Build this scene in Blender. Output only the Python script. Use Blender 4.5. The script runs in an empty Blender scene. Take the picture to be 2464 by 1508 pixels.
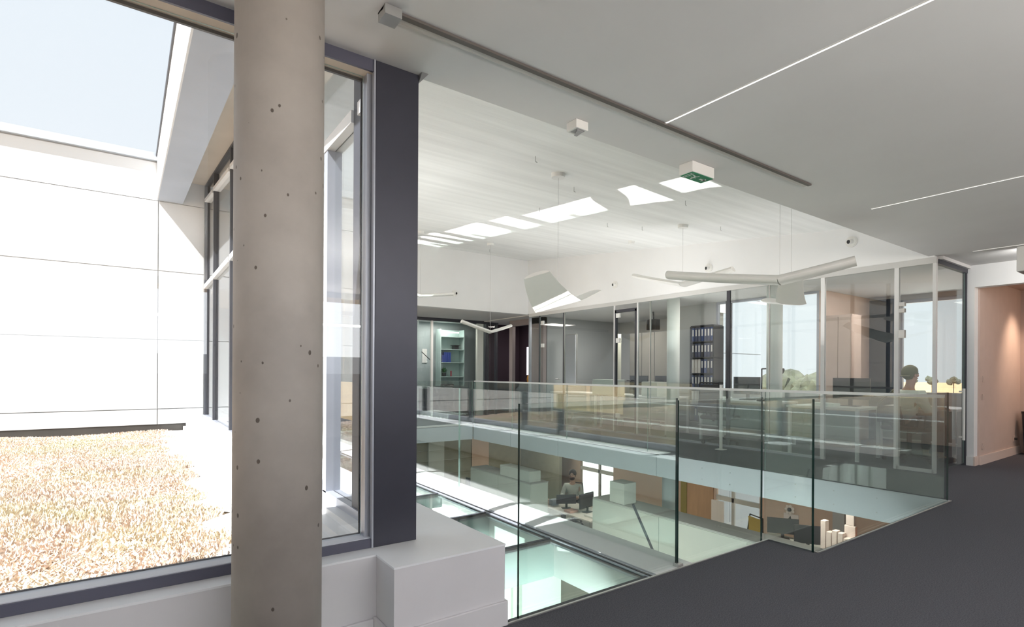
import bpy, bmesh, math, random
import numpy as np
from mathutils import Vector, Matrix
random.seed(7)
S = bpy.context.scene
C = S.collection

# ------------------------------------------------------------------ camera
CAM_H = 1.2
YAW = 0.955197
ROLL = 0.005459
fw = Vector((math.cos(YAW), math.sin(YAW), 0))
rt = Vector((math.sin(YAW), -math.cos(YAW), 0))
up = Vector((0, 0, 1))
r2 = rt * math.cos(ROLL) + up * math.sin(ROLL)
u2 = -rt * math.sin(ROLL) + up * math.cos(ROLL)
cd = bpy.data.cameras.new('camera')
cam = bpy.data.objects.new('camera', cd)
C.objects.link(cam)
M = Matrix.Identity(4)
for i in range(3):
    M[i][0], M[i][1], M[i][2] = r2[i], u2[i], -fw[i]
M[2][3] = CAM_H
cam.matrix_world = M
cd.sensor_width = 36
cd.lens = 1292.36 / 2464 * 36
cd.shift_y = (895.14 - 754) / 2464
cd.clip_start = 0.05
cd.clip_end = 2000
S.camera = cam

# ------------------------------------------------------------------ light and exposure
S.view_settings.view_transform = 'Standard'
S.view_settings.look = 'None'
S.view_settings.exposure = 0.0
S.view_settings.gamma = 1.0
S.view_settings.use_curve_mapping = False
try:
    S.cycles.transparent_max_bounces = 40
    S.cycles.max_bounces = 10
    S.cycles.diffuse_bounces = 5
    S.cycles.glossy_bounces = 4
    S.cycles.sample_clamp_indirect = 6
    S.cycles.caustics_reflective = False
    S.cycles.caustics_refractive = False
except Exception:
    pass

w = bpy.data.worlds.new('World')
S.world = w
w.use_nodes = True
nt = w.node_tree
nt.nodes.clear()
wo = nt.nodes.new('ShaderNodeOutputWorld')
bg = nt.nodes.new('ShaderNodeBackground')
tc = nt.nodes.new('ShaderNodeTexCoord')
sx = nt.nodes.new('ShaderNodeSeparateXYZ')
cr = nt.nodes.new('ShaderNodeValToRGB')
nt.links.new(tc.outputs['Generated'], sx.inputs[0])
nt.links.new(sx.outputs['Z'], cr.inputs[0])
cr.color_ramp.elements[0].position = 0.0
cr.color_ramp.elements[0].color = (0.93, 0.96, 1.0, 1)
cr.color_ramp.elements[1].position = 0.75
cr.color_ramp.elements[1].color = (0.83, 0.92, 1.0, 1)
nt.links.new(cr.outputs[0], bg.inputs[0])
bg.inputs[1].default_value = 1.08
nt.links.new(bg.outputs[0], wo.inputs[0])

SUN_DIR = Vector((1.0, 0.31, -1.27)).normalized()


def add_light(name, kind, loc, direction, energy, color=(1, 1, 1), size=(1, 1), spread=math.pi, xaxis=None):
    l = bpy.data.lights.new(name, kind)
    l.energy = energy
    l.color = color
    o = bpy.data.objects.new(name, l)
    C.objects.link(o)
    d = Vector(direction).normalized()
    if kind == 'AREA':
        l.shape = 'RECTANGLE'
        l.size, l.size_y = size
        l.spread = spread
    z = -d
    x = Vector(xaxis) if xaxis else (Vector((0, 0, 1)).cross(z) if abs(z.z) < 0.99 else Vector((1, 0, 0)))
    x = (x - z * x.dot(z)).normalized()
    y = z.cross(x)
    m = Matrix.Identity(4)
    for i in range(3):
        m[i][0], m[i][1], m[i][2], m[i][3] = x[i], y[i], z[i], loc[i]
    o.matrix_world = m
    return o


sun = add_light('sun', 'SUN', (-8, -3, 12), SUN_DIR, 14, (1.0, 0.985, 0.965))
sun.data.angle = math.radians(0.6)
# unseen fill light added behind the camera to brighten the room
add_light('back_room_fill', 'AREA', (3.0, -4.7, 1.95), (0, 1, 0.45), 130, (0.95, 0.97, 1.0), (9, 1.1))
# sunlight mirrored by the glass floor strip up on to the sloping ceiling, one beam per pane of the facade
MIR = Vector((1.0, 0.31, 1.27)).normalized()
for y0, y1 in ((3.36, 3.82), (4.10, 6.34), (6.62, 7.14), (7.42, 8.66), (8.96, 9.70), (10.02, 10.5)):
    yc = (y0 + y1) / 2
    zc = 3.1 + 0.1052 * (yc - 2.66)
    xc = 5.02
    t = zc - 0.0
    s = (zc + 0.02) / 1.27
    loc = Vector((xc - s, yc - 0.31 * s, 0.0))
    v = Vector((0, 1, 0)) - MIR * MIR.y
    ar = 0.86 * (y1 - y0)
    add_light('mirrored_sun_beam', 'AREA', loc, MIR, 6.3 * ar, (1.0, 0.99, 0.95),
              (v.length * (y1 - y0), 0.72), math.radians(0.5), xaxis=tuple(v))
# added fill behind the camera, without lamp bodies, lightens the near ceiling
for x, y, e in ((-0.3, -1.4, 36), (2.2, -1.5, 76), (4.8, -1.8, 38), (7.4, -1.8, 12)):
    add_light('near_ceiling_fill', 'AREA', (x, y, 1.75), (0, 0.15, 1), e, (1.0, 0.97, 0.93), (1.2, 0.4))
# fill lights added under the slab, no fittings, to brighten the lower floor
for x, y in ((4.6, 5.6), (8.6, 4.2), (8.6, 8.2), (9.3, 11.6)):
    add_light('lower_floor_fill', 'AREA', (x, y, -0.40 if x > 6.3 else -0.45), (0, 0, -1), 38, (1.0, 0.90, 0.78), (1.1, 0.7))
add_light('lower_wall_fill', 'AREA', (2.1, 1.2, -0.55), (0.12, 1, -0.35), 230, (0.93, 1.0, 0.97), (2.2, 0.5))  # fill added to brighten the white wall under the glass floor
# fill added under the office ceilings, with no fittings of its own
for x, y, e in ((9.3, 3.2, 18), (8.7, 5.6, 16), (9.3, 8.9, 50), (9.3, 11.8, 16), (5.8, 12.0, 26), (7.0, 13.2, 26)):
    add_light('office_fill', 'AREA', (x, y, 2.58), (0, 0, -1), e, (1.0, 0.93, 0.86), (0.9, 0.6))
# warm wall washer in the passage on the right
sp = add_light('passage_spot', 'SPOT', (10.75, 1.55, 2.3), (0.0, 0.68, -0.9), 60, (1.0, 0.74, 0.55))
sp.data.spot_size = math.radians(80)
sp.data.spot_blend = 1.0
sp.data.shadow_soft_size = 0.05
add_light('passage_wall_fill', 'AREA', (8.19, 1.5, 2.47), (1, .25, -.25), 5, (1, .98, .95), (.25, .2))  # fill added for the dim wall around the passage opening
add_light('passage_lamp', 'AREA', (10.2, 0.6, 2.3), (0, 0.3, -1), 10, (1.0, 0.8, 0.68), (0.8, 0.8))


# ------------------------------------------------------------------ materials
def nodemat(name):
    m = bpy.data.materials.new(name)
    m.use_nodes = True
    return m, m.node_tree, m.node_tree.nodes['Principled BSDF']


def mat(name, col, rough=0.6, metal=0.0, var=0.0, vscale=6.0, bump=0.0, bscale=40.0, stretch=(1, 1, 1), spec=0.5, col2=None):
    m, t, b = nodemat(name)
    b.inputs['Base Color'].default_value = (*col, 1)
    b.inputs['Roughness'].default_value = rough
    b.inputs['Metallic'].default_value = metal
    b.inputs['Specular IOR Level'].default_value = spec
    tcn = t.nodes.new('ShaderNodeTexCoord')
    mp = t.nodes.new('ShaderNodeMapping')
    mp.inputs['Scale'].default_value = stretch
    t.links.new(tcn.outputs['Object'], mp.inputs[0])
    n = t.nodes.new('ShaderNodeTexNoise')
    n.inputs['Scale'].default_value = vscale
    n.inputs['Detail'].default_value = 5
    t.links.new(mp.outputs[0], n.inputs['Vector'])
    r = t.nodes.new('ShaderNodeValToRGB')
    r.color_ramp.elements[0].position = 0.3
    r.color_ramp.elements[1].position = 0.7
    c2 = col2 or tuple(max(0, c * (1 - var)) for c in col)
    r.color_ramp.elements[0].color = (*c2, 1)
    r.color_ramp.elements[1].color = (*[min(1, c * (1 + (0 if col2 else var * 0.5))) for c in col], 1)
    t.links.new(n.outputs['Fac'], r.inputs[0])
    t.links.new(r.outputs[0], b.inputs['Base Color'])
    if bump:
        n2 = t.nodes.new('ShaderNodeTexNoise')
        n2.inputs['Scale'].default_value = bscale
        n2.inputs['Detail'].default_value = 4
        t.links.new(mp.outputs[0], n2.inputs['Vector'])
        bp = t.nodes.new('ShaderNodeBump')
        bp.inputs['Strength'].default_value = bump
        bp.inputs['Distance'].default_value = 0.01
        t.links.new(n2.outputs['Fac'], bp.inputs['Height'])
        t.links.new(bp.outputs[0], b.inputs['Normal'])
    return m


def emit(name, col, strength):
    m, t, b = nodemat(name)
    b.inputs['Base Color'].default_value = (*col, 1)
    b.inputs['Emission Color'].default_value = (*col, 1)
    b.inputs['Emission Strength'].default_value = strength
    return m


def glassmat(name, tint, f0=0.045):
    """thin clear sheet: what is not mirrored (Schlick) goes straight through, slightly tinted"""
    m = bpy.data.materials.new(name)
    m.use_nodes = True
    t = m.node_tree
    t.nodes.clear()
    o = t.nodes.new('ShaderNodeOutputMaterial')
    mix = t.nodes.new('ShaderNodeMixShader')
    tr = t.nodes.new('ShaderNodeBsdfTransparent')
    gl = t.nodes.new('ShaderNodeBsdfGlossy')
    gl.inputs['Roughness'].default_value = 0.0
    tr.inputs[0].default_value = (*tint, 1)
    lw = t.nodes.new('ShaderNodeLayerWeight')
    lw.inputs[0].default_value = 0.5
    p = t.nodes.new('ShaderNodeMath')
    p.operation = 'POWER'
    p.inputs[1].default_value = 5.0
    t.links.new(lw.outputs['Facing'], p.inputs[0])
    ma = t.nodes.new('ShaderNodeMath')
    ma.operation = 'MULTIPLY_ADD'
    ma.inputs[1].default_value = 1 - f0
    ma.inputs[2].default_value = f0
    t.links.new(p.outputs[0], ma.inputs[0])
    t.links.new(ma.outputs[0], mix.inputs[0])
    t.links.new(tr.outputs[0], mix.inputs[1])
    t.links.new(gl.outputs[0], mix.inputs[2])
    t.links.new(mix.outputs[0], o.inputs[0])
    return m


G_RAIL = glassmat('railing_glass', (0.955, 0.985, 0.972), 0.12)
G_WIN = glassmat('window_glass', (0.985, 0.995, 1.0), 0.07)
G_CLEAR = glassmat('partition_glass', (0.95, 0.97, 0.965), 0.045)
G_FLOOR = glassmat('floor_glass', (0.90, 0.97, 0.94), 0.06)
M_EDGE = mat('glass_edge_green', (0.010, 0.035, 0.030), 0.15)
M_EDGE2 = mat('glass_edge_pale', (0.30, 0.42, 0.38), 0.2)
M_CEIL = mat('white_ceiling_plaster', (0.74, 0.735, 0.73), 0.9, var=0.03, vscale=1.5)
M_SLOPE = mat('white_board_marked_concrete', (0.85, 0.86, 0.85), 0.8, var=0.07, vscale=2.2, stretch=(0.25, 3.5, 1), bump=0.5, bscale=5)
M_WALL = mat('white_wall_paint', (0.86, 0.87, 0.88), 0.85, var=0.02, vscale=2)
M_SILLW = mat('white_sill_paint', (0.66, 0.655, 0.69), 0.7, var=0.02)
M_CARPET = mat('charcoal_carpet', (0.160, 0.163, 0.188), 0.98, var=0.35, vscale=160, bump=0.9, bscale=400, spec=0.1)
M_SLAB = mat('concrete_slab', (0.5, 0.5, 0.48), 0.9, var=0.1)
M_FASCIA = mat('pale_metal_fascia', (0.60, 0.66, 0.71), 0.45, var=0.05, vscale=1.2)
M_DARK = mat('anthracite_metal', (0.050, 0.051, 0.070), 0.38, metal=0.3, var=0.15, vscale=3)
M_DARK2 = mat('dark_frame', (0.05, 0.052, 0.065), 0.5, var=0.1)
M_ALU = mat('blue_grey_aluminium', (0.42, 0.44, 0.50), 0.35, metal=0.35, var=0.04)
M_WHITEM = mat('white_metal_frame', (0.80, 0.80, 0.80), 0.4, var=0.02)
M_STEEL = mat('brushed_steel', (0.55, 0.55, 0.54), 0.35, metal=0.8, var=0.05)
M_CLAD = mat('white_cladding_panel', (0.70, 0.71, 0.725), 0.75, var=0.02, vscale=0.8)
M_PLINTH = mat('dark_plinth', (0.06, 0.055, 0.05), 0.8, var=0.2)
M_SOFFIT = mat('beige_soffit', (0.62, 0.54, 0.45), 0.85, var=0.08, vscale=2)
M_BEAM = mat('grey_roof_beam', (0.40, 0.44, 0.51), 0.8, var=0.08, vscale=1.5)
M_GRAVEL = mat('white_gravel', (0.86, 0.85, 0.82), 0.95, var=0.25, vscale=30, bump=0.8, bscale=60)
M_PINK = mat('pale_pink_wall_paint', (0.62, 0.49, 0.43), 0.9, var=0.03)
M_NAVY = mat('navy_wall_paint', (0.035, 0.055, 0.085), 0.7, var=0.1)
M_OLIVE = mat('olive_grey_wall', (0.30, 0.29, 0.22), 0.9, var=0.1)
M_GREYW = mat('taupe_grey_wall', (0.20, 0.19, 0.165), 0.9, var=0.06)
M_ORANGE = mat('ochre_wood_panel', (0.55, 0.33, 0.18), 0.6, var=0.12, vscale=3, stretch=(6, 6, 0.6))
M_PALE = mat('pale_green_white_laminate', (0.62, 0.66, 0.61), 0.6, var=0.03)
M_LAMP = mat('white_lamp_shell', (0.86, 0.85, 0.82), 0.45, var=0.02)
M_WPLAS = mat('white_plastic', (0.82, 0.82, 0.80), 0.4)
M_BLACK = mat('black_plastic', (0.02, 0.02, 0.022), 0.45)
M_SCREEN = mat('grey_monitor_back', (0.035, 0.035, 0.04), 0.4)
M_GREEN = mat('exit_sign_green', (0.015, 0.22, 0.10), 0.4)
M_WHITEP = mat('white_print', (0.85, 0.90, 0.86), 0.5)
M_COL = None


def concrete():
    m, t, b = nodemat('warm_grey_cast_concrete')
    b.inputs['Roughness'].default_value = 0.62
    tcn = t.nodes.new('ShaderNodeTexCoord')
    n = t.nodes.new('ShaderNodeTexNoise'); n.inputs['Scale'].default_value = 2.2; n.inputs['Detail'].default_value = 8
    n.inputs['Roughness'].default_value = 0.6
    t.links.new(tcn.outputs['Object'], n.inputs['Vector'])
    r = t.nodes.new('ShaderNodeValToRGB')
    r.color_ramp.elements[0].position = 0.3; r.color_ramp.elements[0].color = (0.36, 0.325, 0.295, 1)
    r.color_ramp.elements[1].position = 0.72; r.color_ramp.elements[1].color = (0.52, 0.48, 0.44, 1)
    t.links.new(n.outputs['Fac'], r.inputs[0])
    v = t.nodes.new('ShaderNodeTexVoronoi'); v.inputs['Scale'].default_value = 19
    mp = t.nodes.new('ShaderNodeMapping'); mp.inputs['Scale'].default_value = (1, 1, 0.75)
    t.links.new(tcn.outputs['Object'], mp.inputs[0]); t.links.new(mp.outputs[0], v.inputs['Vector'])
    nn = t.nodes.new('ShaderNodeTexNoise'); nn.inputs['Scale'].default_value = 9
    t.links.new(tcn.outputs['Object'], nn.inputs['Vector'])
    ad = t.nodes.new('ShaderNodeMath'); ad.operation = 'MULTIPLY_ADD'; ad.inputs[1].default_value = 0.36; ad.inputs[2].default_value = -0.10
    t.links.new(nn.outputs['Fac'], ad.inputs[0])
    su = t.nodes.new('ShaderNodeMath'); su.operation = 'SUBTRACT'
    t.links.new(v.outputs['Distance'], su.inputs[0]); t.links.new(ad.outputs[0], su.inputs[1])
    r2_ = t.nodes.new('ShaderNodeValToRGB')
    r2_.color_ramp.elements[0].position = 0.0; r2_.color_ramp.elements[0].color = (0.33, 0.30, 0.28, 1)
    r2_.color_ramp.elements[1].position = 0.02; r2_.color_ramp.elements[1].color = (1, 1, 1, 1)
    t.links.new(su.outputs[0], r2_.inputs[0])
    mx = t.nodes.new('ShaderNodeMix'); mx.data_type = 'RGBA'; mx.blend_type = 'MULTIPLY'; mx.inputs[0].default_value = 1.0
    t.links.new(r.outputs[0], mx.inputs[6]); t.links.new(r2_.outputs[0], mx.inputs[7])
    t.links.new(mx.outputs[2], b.inputs['Base Color'])
    bp = t.nodes.new('ShaderNodeBump'); bp.inputs['Strength'].default_value = 0.35; bp.inputs['Distance'].default_value = 0.004
    t.links.new(r2_.outputs[0], bp.inputs['Height']); t.links.new(bp.outputs[0], b.inputs['Normal'])
    return m


M_COL = concrete()


# ------------------------------------------------------------------ helpers
ORG = {}


def link(o):
    C.objects.link(o)
    return o


def thing(name, label, cat, loc=(0, 0, 0), group=None):
    o = bpy.data.objects.new(name, None)
    o.empty_display_size = 0.1
    o.location = loc
    link(o)
    ORG[o.name] = Vector(loc)
    o['label'] = label
    o['category'] = cat
    if group:
        o['group'] = group
    return o


def tag(o, label, cat, group=None, kind=None):
    o['label'] = label
    o['category'] = cat
    if group:
        o['group'] = group
    if kind:
        o['kind'] = kind
    return o


def mobj(name, verts, faces, mats, parent=None, fm=None, smooth=False, origin=None):
    """verts in world coordinates; a part takes the origin of its thing"""
    off = ORG.get(parent.name, Vector((0, 0, 0))) if parent else Vector(origin or (0, 0, 0))
    me = bpy.data.meshes.new(name)
    me.from_pydata([tuple(Vector(v) - off) for v in verts], [], faces)
    if not isinstance(mats, (list, tuple)):
        mats = [mats]
    for m in mats:
        me.materials.append(m)
    if fm:
        for i, p in enumerate(me.polygons):
            p.material_index = fm[i]
    if smooth:
        me.polygons.foreach_set('use_smooth', [True] * len(me.polygons))
    o = bpy.data.objects.new(name, me)
    link(o)
    if parent:
        o.parent = parent
        ORG[o.name] = off
    else:
        o.location = off
        ORG[o.name] = off
    return o


class B:
    """collects shapes that become one mesh"""
    def __init__(s):
        s.v, s.f, s.m = [], [], []

    def box(s, x0, x1, y0, y1, z0, z1, m=0):
        n = len(s.v)
        s.v += [(x0, y0, z0), (x1, y0, z0), (x1, y1, z0), (x0, y1, z0), (x0, y0, z1), (x1, y0, z1), (x1, y1, z1), (x0, y1, z1)]
        s.f += [(n, n + 3, n + 2, n + 1), (n + 4, n + 5, n + 6, n + 7), (n, n + 1, n + 5, n + 4), (n + 1, n + 2, n + 6, n + 5), (n + 2, n + 3, n + 7, n + 6), (n + 3, n, n + 4, n + 7)]
        s.m += [m] * 6
        return s

    def ybox(s, x0, x1, y0, y1, zb0, zt0, zb1, zt1, m=0):
        """box that slopes along y: bottom/top at y0 then at y1"""
        n = len(s.v)
        s.v += [(x0, y0, zb0), (x1, y0, zb0), (x1, y1, zb1), (x0, y1, zb1), (x0, y0, zt0), (x1, y0, zt0), (x1, y1, zt1), (x0, y1, zt1)]
        s.f += [(n, n + 3, n + 2, n + 1), (n + 4, n + 5, n + 6, n + 7), (n, n + 1, n + 5, n + 4), (n + 1, n + 2, n + 6, n + 5), (n + 2, n + 3, n + 7, n + 6), (n + 3, n, n + 4, n + 7)]
        s.m += [m] * 6
        return s

    def tube(s, p, q, r, n=8, r1=None, m=0, caps=True):
        p, q = Vector(p), Vector(q)
        r1 = r if r1 is None else r1
        d = (q - p).normalized()
        a = d.cross(Vector((0, 0, 1))) if abs(d.z) < 0.9 else d.cross(Vector((1, 0, 0)))
        a.normalize()
        b = d.cross(a)
        k = len(s.v)
        for c, rr in ((p, r), (q, r1)):
            for i in range(n):
                t = 2 * math.pi * i / n
                s.v.append(tuple(c + (a * math.cos(t) + b * math.sin(t)) * rr))
        for i in range(n):
            j = (i + 1) % n
            s.f.append((k + i, k + n + i, k + n + j, k + j)); s.m.append(m)
        if caps:
            s.f.append(tuple(k + i for i in range(n))); s.m.append(m)
            s.f.append(tuple(k + n + n - 1 - i for i in range(n))); s.m.append(m)
        return s

    def poly(s, pts, m=0):
        n = len(s.v)
        s.v += [tuple(p) for p in pts]
        s.f.append(tuple(range(n, n + len(pts)))); s.m.append(m)
        return s

    def prism(s, pts, d, m=0):
        """flat outline pts pushed along d"""
        n, k = len(s.v), len(pts)
        d = Vector(d)
        s.v += [tuple(p) for p in pts] + [tuple(Vector(p) + d) for p in pts]
        s.f.append(tuple(range(n + k - 1, n - 1, -1))); s.m.append(m)
        s.f.append(tuple(range(n + k, n + 2 * k))); s.m.append(m)
        for i in range(k):
            j = (i + 1) % k
            s.f.append((n + i, n + j, n + k + j, n + k + i)); s.m.append(m)
        return s

    def sphere(s, c, r, seg=12, rings=8, m=0, scale=(1, 1, 1)):
        n = len(s.v)
        for i in range(rings + 1):
            ph = math.pi * i / rings
            for j in range(seg):
                t = 2 * math.pi * j / seg
                s.v.append((c[0] + r * scale[0] * math.sin(ph) * math.cos(t), c[1] + r * scale[1] * math.sin(ph) * math.sin(t), c[2] + r * scale[2] * math.cos(ph)))
        for i in range(rings):
            for j in range(seg):
                a = n + i * seg + j; b = n + i * seg + (j + 1) % seg
                s.f.append((a, a + seg, b + seg, b)); s.m.append(m)
        return s

    def build(s, name, mats, parent=None, smooth=False, bevel=0, origin=None):
        o = mobj(name, s.v, s.f, mats, parent, s.m, smooth, origin)
        if bevel:
            md = o.modifiers.new('bevel', 'BEVEL')
            md.width = bevel
            md.segments = 2
        return o


def struct(o):
    o['kind'] = 'structure'
    return o


def sbox(name, x0, x1, y0, y1, z0, z1, m, parent=None, bevel=0):
    o = B().box(x0, x1, y0, y1, z0, z1).build(name, m, parent, bevel=bevel)
    return o if parent else struct(o)


def part(name, x0, x1, y0, y1, z0, z1, m, parent, bevel=0):
    return B().box(x0, x1, y0, y1, z0, z1).build(name, m, parent, bevel=bevel)


def pane(name, x0, x1, y0, y1, z0, z1, g, parent, edge=None):
    """glass sheet: broad faces clear, narrow faces show the tinted edge"""
    o = B().box(x0, x1, y0, y1, z0, z1).build(name, [g, edge or M_EDGE], parent)
    big = sorted(o.data.polygons, key=lambda p: -p.area)[:2]
    for p in o.data.polygons:
        p.material_index = 0 if p in big or p.index in [b.index for b in big] else 1
    return o


def copy_tree(o, parent=None):
    c = o.copy()
    link(c)
    if parent:
        c.parent = parent
    ORG[c.name] = ORG.get(o.name, Vector())
    for ch in list(o.children):
        copy_tree(ch, c)
    return c


def zs(y):            # underside of the sloping roof over the void
    return 3.168 + 0.1052 * (y - 3.304)


# ------------------------------------------------------------------ setting: floors and ceilings
YN, XN, YE, XF = 2.09, 3.76, 1.745, 6.35      # void edges: near, notch, near right, far
fl = B()
for x0, x1, y0, y1 in ((-2.4, XN, -5.0, YN), (XN, XF, -5.0, YE), (XF, 11.2, -5.0, 4.36), (XF, 9.45, 4.36, 7.39), (XF, 11.2, 7.39, 10.5), (1.2, 11.2, 10.5, 14.0)):
    fl.box(x0, x1, y0, y1, -0.008, 0.0)
struct(fl.build('floor', M_CARPET))
sl = B()
for x0, x1, y0, y1 in ((-2.4, XN - .02, -5.0, YN - .02), (XN - .02, XF, -5.0, YE - .02), (XF + .021, 11.2, -5.0, 10.53), (1.2, 11.2, 10.53, 14.0)):
    sl.box(x0, x1, y0, y1, -0.30, -0.009)
struct(sl.build('trim_1', M_SLAB))
# metal edging of the carpet
ed = B()
ed.box(1.46, XN, YN, YN + .012, -0.05, 0.006)
ed.box(XN - .004, XN + .008, YE, YN + .012, -0.05, 0.006)
ed.box(XN, XF, YE, YE + .012, -0.05, 0.006)
struct(ed.build('trim_2', M_STEEL))
struct(B().box(XF - .012, XF + .01, YE + .02, 5.2, -0.012, 0.004).build('trim_2', M_FASCIA))
ed = B()
ed.box(1.46, XN, YN + .014, YN + .03, -0.30, -0.004).box(XN, XF, YE + .014, YE + .03, -0.30, -0.004)
struct(ed.build('trim_3', M_DARK2))
# pale fascia of the far slab edge, one panel after the other
fa = thing('trim_4', '', '', (XF, 5, -0.3))
del fa['label']; del fa['category']
fa['kind'] = 'structure'
ys = [1.76, 3.02, 5.25, 7.5, 9.0, 10.47]
for a, b in zip(ys[:-1], ys[1:]):
    part('panel', XF - .012, XF + .02, a + .006, b - .006, -0.325, -0.012, M_FASCIA, fa)
bo = B()
for i in range(14):
    for z in (-0.09, -0.24):
        y = 1.95 + i * 0.42
        bo.tube((XF - .012, y, z), (XF - .018, y, z), 0.006, 6)
bo.build('bolt', M_STEEL, fa)
fb = thing('trim_5', '', '', (4, 10.5, -0.3))
del fb['label']; del fb['category']
fb['kind'] = 'structure'
for a, b in ((2.9, 4.6), (4.6, 6.33)):
    part('panel', a + .006, b - .006, 10.48, 10.51, -0.325, -0.012, M_FASCIA, fb)
# white ledge along the far edge
sbox('trim_6', XF + .0, XF + .26, 5.2, 10.5, -0.004, 0.010, M_WALL)
sbox('trim_7', 2.9, XF, 10.48, 10.74, -0.004, 0.010, M_WALL)

# flat ceiling over the near floor; unseen rear overhang added to block sun
struct(B().box(-2.6, 9.2, -6.4, 2.42, 2.64, 3.02).build('ceiling', M_CEIL))
# sloping roof over the void
struct(B().ybox(1.10, 8.1, 2.42, 10.7, zs(2.42), zs(2.42) + .3, zs(10.7), zs(10.7) + .3).build('ceiling', M_SLOPE))
# offices' ceiling
struct(B().box(8.02, 9.54, 2.3, 14, 2.60, 2.9).box(9.54, 11.3, 2.3, 4.42, 2.60, 2.9).box(9.54, 11.3, 7.33, 14, 2.60, 2.9).box(1.2, 8.02, 10.72, 14, 2.62, 2.9).build('ceiling', M_CEIL))
# upper wall on the right above the glass partition
struct(B().box(7.93, 8.08, 2.42, 10.7, 2.625, zs(10.7) + .05).box(7.93, 8.08, 2.36, 2.42, 2.625, 2.64).build('wall_right', M_WALL))
# upper wall at the back
struct(B().box(1.1, 7.93, 10.55, 10.72, 2.615, 4.1).build('wall_back', M_WALL))
# wall with the passage opening
struct(B().box(9.05, 9.2, 2.26, 2.36, 0, 2.64).box(9.05, 9.2, -5, 2.26, 2.35, 2.64).box(9.05, 9.2, -5.0, 0.4, 0, 2.35).build('wall_passage', M_WALL))
struct(B().box(9.2, 11.2, 2.24, 2.34, 0, 2.60).build('wall_passage_side', M_PINK))
struct(B().box(11.2, 11.3, -5.0, 2.30, 0, 2.6).build('wall_passage_end', M_PINK))
struct(B().box(9.2, 11.3, -5.0, 2.24, 2.50, 2.6).build('ceiling', M_PINK))
struct(B().box(9.2, 11.16, 2.222, 2.24, 0, .118).box(9.035, 9.2, 2.245, 2.26, 0, .118).build('baseboard_passage', mat('pink_baseboard', (0.74, 0.62, 0.56), 0.6)))
struct(B().box(9.036, 9.05, 2.26, 2.352, 0, .118).build('baseboard_right', M_WHITEM))
# left end and back of the near room: glazing, so daylight enters
struct(B().box(-2.6, -2.4, -5.0, 2.42, 0, 2.64).build('wall_left', M_WALL))
gw = B()
for x in (-2.4, 0.4, 3.2, 6.0, 8.95):
    gw.box(x, x + .1, -5.05, -4.95, 0, 2.64)
gw.box(-2.4, 9.05, -5.05, -4.95, 2.54, 2.64).box(-2.4, 9.05, -5.05, -4.95, 0, 0.1)
struct(gw.build('window_1', M_WHITEM))
struct(B().box(-2.4, 9.05, -5.0, -4.9, 0, 1.15).build('wall_near', mat('grey_back_wall', (.40, .40, .41), .8)))

# ------------------------------------------------------------------ setting: near window with its low wall
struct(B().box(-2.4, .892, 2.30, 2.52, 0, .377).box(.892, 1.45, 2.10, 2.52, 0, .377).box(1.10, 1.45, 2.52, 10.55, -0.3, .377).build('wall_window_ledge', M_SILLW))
M_SILL_TOP = mat('brightened_sill_top', (.84, .86, .90), .5, var=.01)  # lighter colour on the sill top stands for the sky light there
struct(B().prism([(-2.4, 2.298, .377), (.890, 2.298, .377), (.890, 2.098, .377), (1.452, 2.098, .377), (1.452, 10.55, .377), (1.09, 10.55, .377), (1.09, 2.52, .377), (-2.4, 2.52, .377)], (0, 0, .008)).build('trim_21', M_SILL_TOP))
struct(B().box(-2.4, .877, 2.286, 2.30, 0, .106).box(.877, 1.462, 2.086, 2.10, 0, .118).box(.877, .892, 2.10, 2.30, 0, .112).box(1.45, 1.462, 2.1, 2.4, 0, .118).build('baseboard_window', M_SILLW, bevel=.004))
wn = B()
wn.box(-2.4, .913, 2.40, 2.41, .386, .427)                       # dark front of bottom rail
w2 = thing('window_2', '', '', (0, 2.45, .385)); del w2['label']; del w2['category']; w2['kind'] = 'structure'
wn.box(-2.4, .913, 2.40, 2.412, 2.585, 2.64)
wn.build('window_frame', mat('blue_black_frame', (.085, .087, .125), .45), w2)
B().box(-2.4, .913, 2.41, 2.4995, .386, .4305).build('bottom_rail', mat('pale_aluminium', (.62, .65, .72), .45), w2)
B().box(-2.4, .913, 2.4995, 2.502, .386, .430).box(.885, .911, 2.43, 2.50, .43, 2.6).box(-2.4, -2.3, 2.43, 2.50, .43, 2.6).build('window_frame', M_ALU, w2)
B().box(-2.4, .913, 2.412, 2.50, 2.585, 2.64).build('window_frame', M_SOFFIT, w2)
B().box(-2.3, .885, 2.497, 2.503, .430, .436).box(.879, .885, 2.497, 2.503, .43, 2.585).box(-2.3, .885, 2.490, 2.503, 2.572, 2.585).build('gasket', M_BLACK, w2)
pane('pane', -2.3, .880, 2.465, 2.471, .430, 2.584, G_WIN, w2, M_EDGE2)
# dark corner post
o = thing('corner_post', 'dark anthracite steel post standing on the white ledge beside the round column', 'post', (1.02, 2.46, .385))
part('post_cladding', .915, 1.130, 2.395, 2.475, .3855, 2.639, M_DARK, o, bevel=.002)
part('cover_strip', .905, .913, 2.392, 2.42, .386, 2.639, M_ALU, o)
B().prism([(1.131, 2.40, 2.60), (1.165, 2.36, 2.639), (1.131, 2.36, 2.639)], (0, .05, 0)).build('bracket', M_STEEL, o)

# concrete column
cc = thing('concrete_column', 'thick round bare concrete column standing in front of the window', 'column', (.434, 2.075, 0))
cb = B()
cb.tube((.434, 2.075, 0.0), (.434, 2.075, 2.64), .150, 64, caps=True)
o = cb.build('shaft', M_COL, cc, smooth=False)
for p in o.data.polygons:
    p.use_smooth = len(p.vertices) == 4

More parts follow.
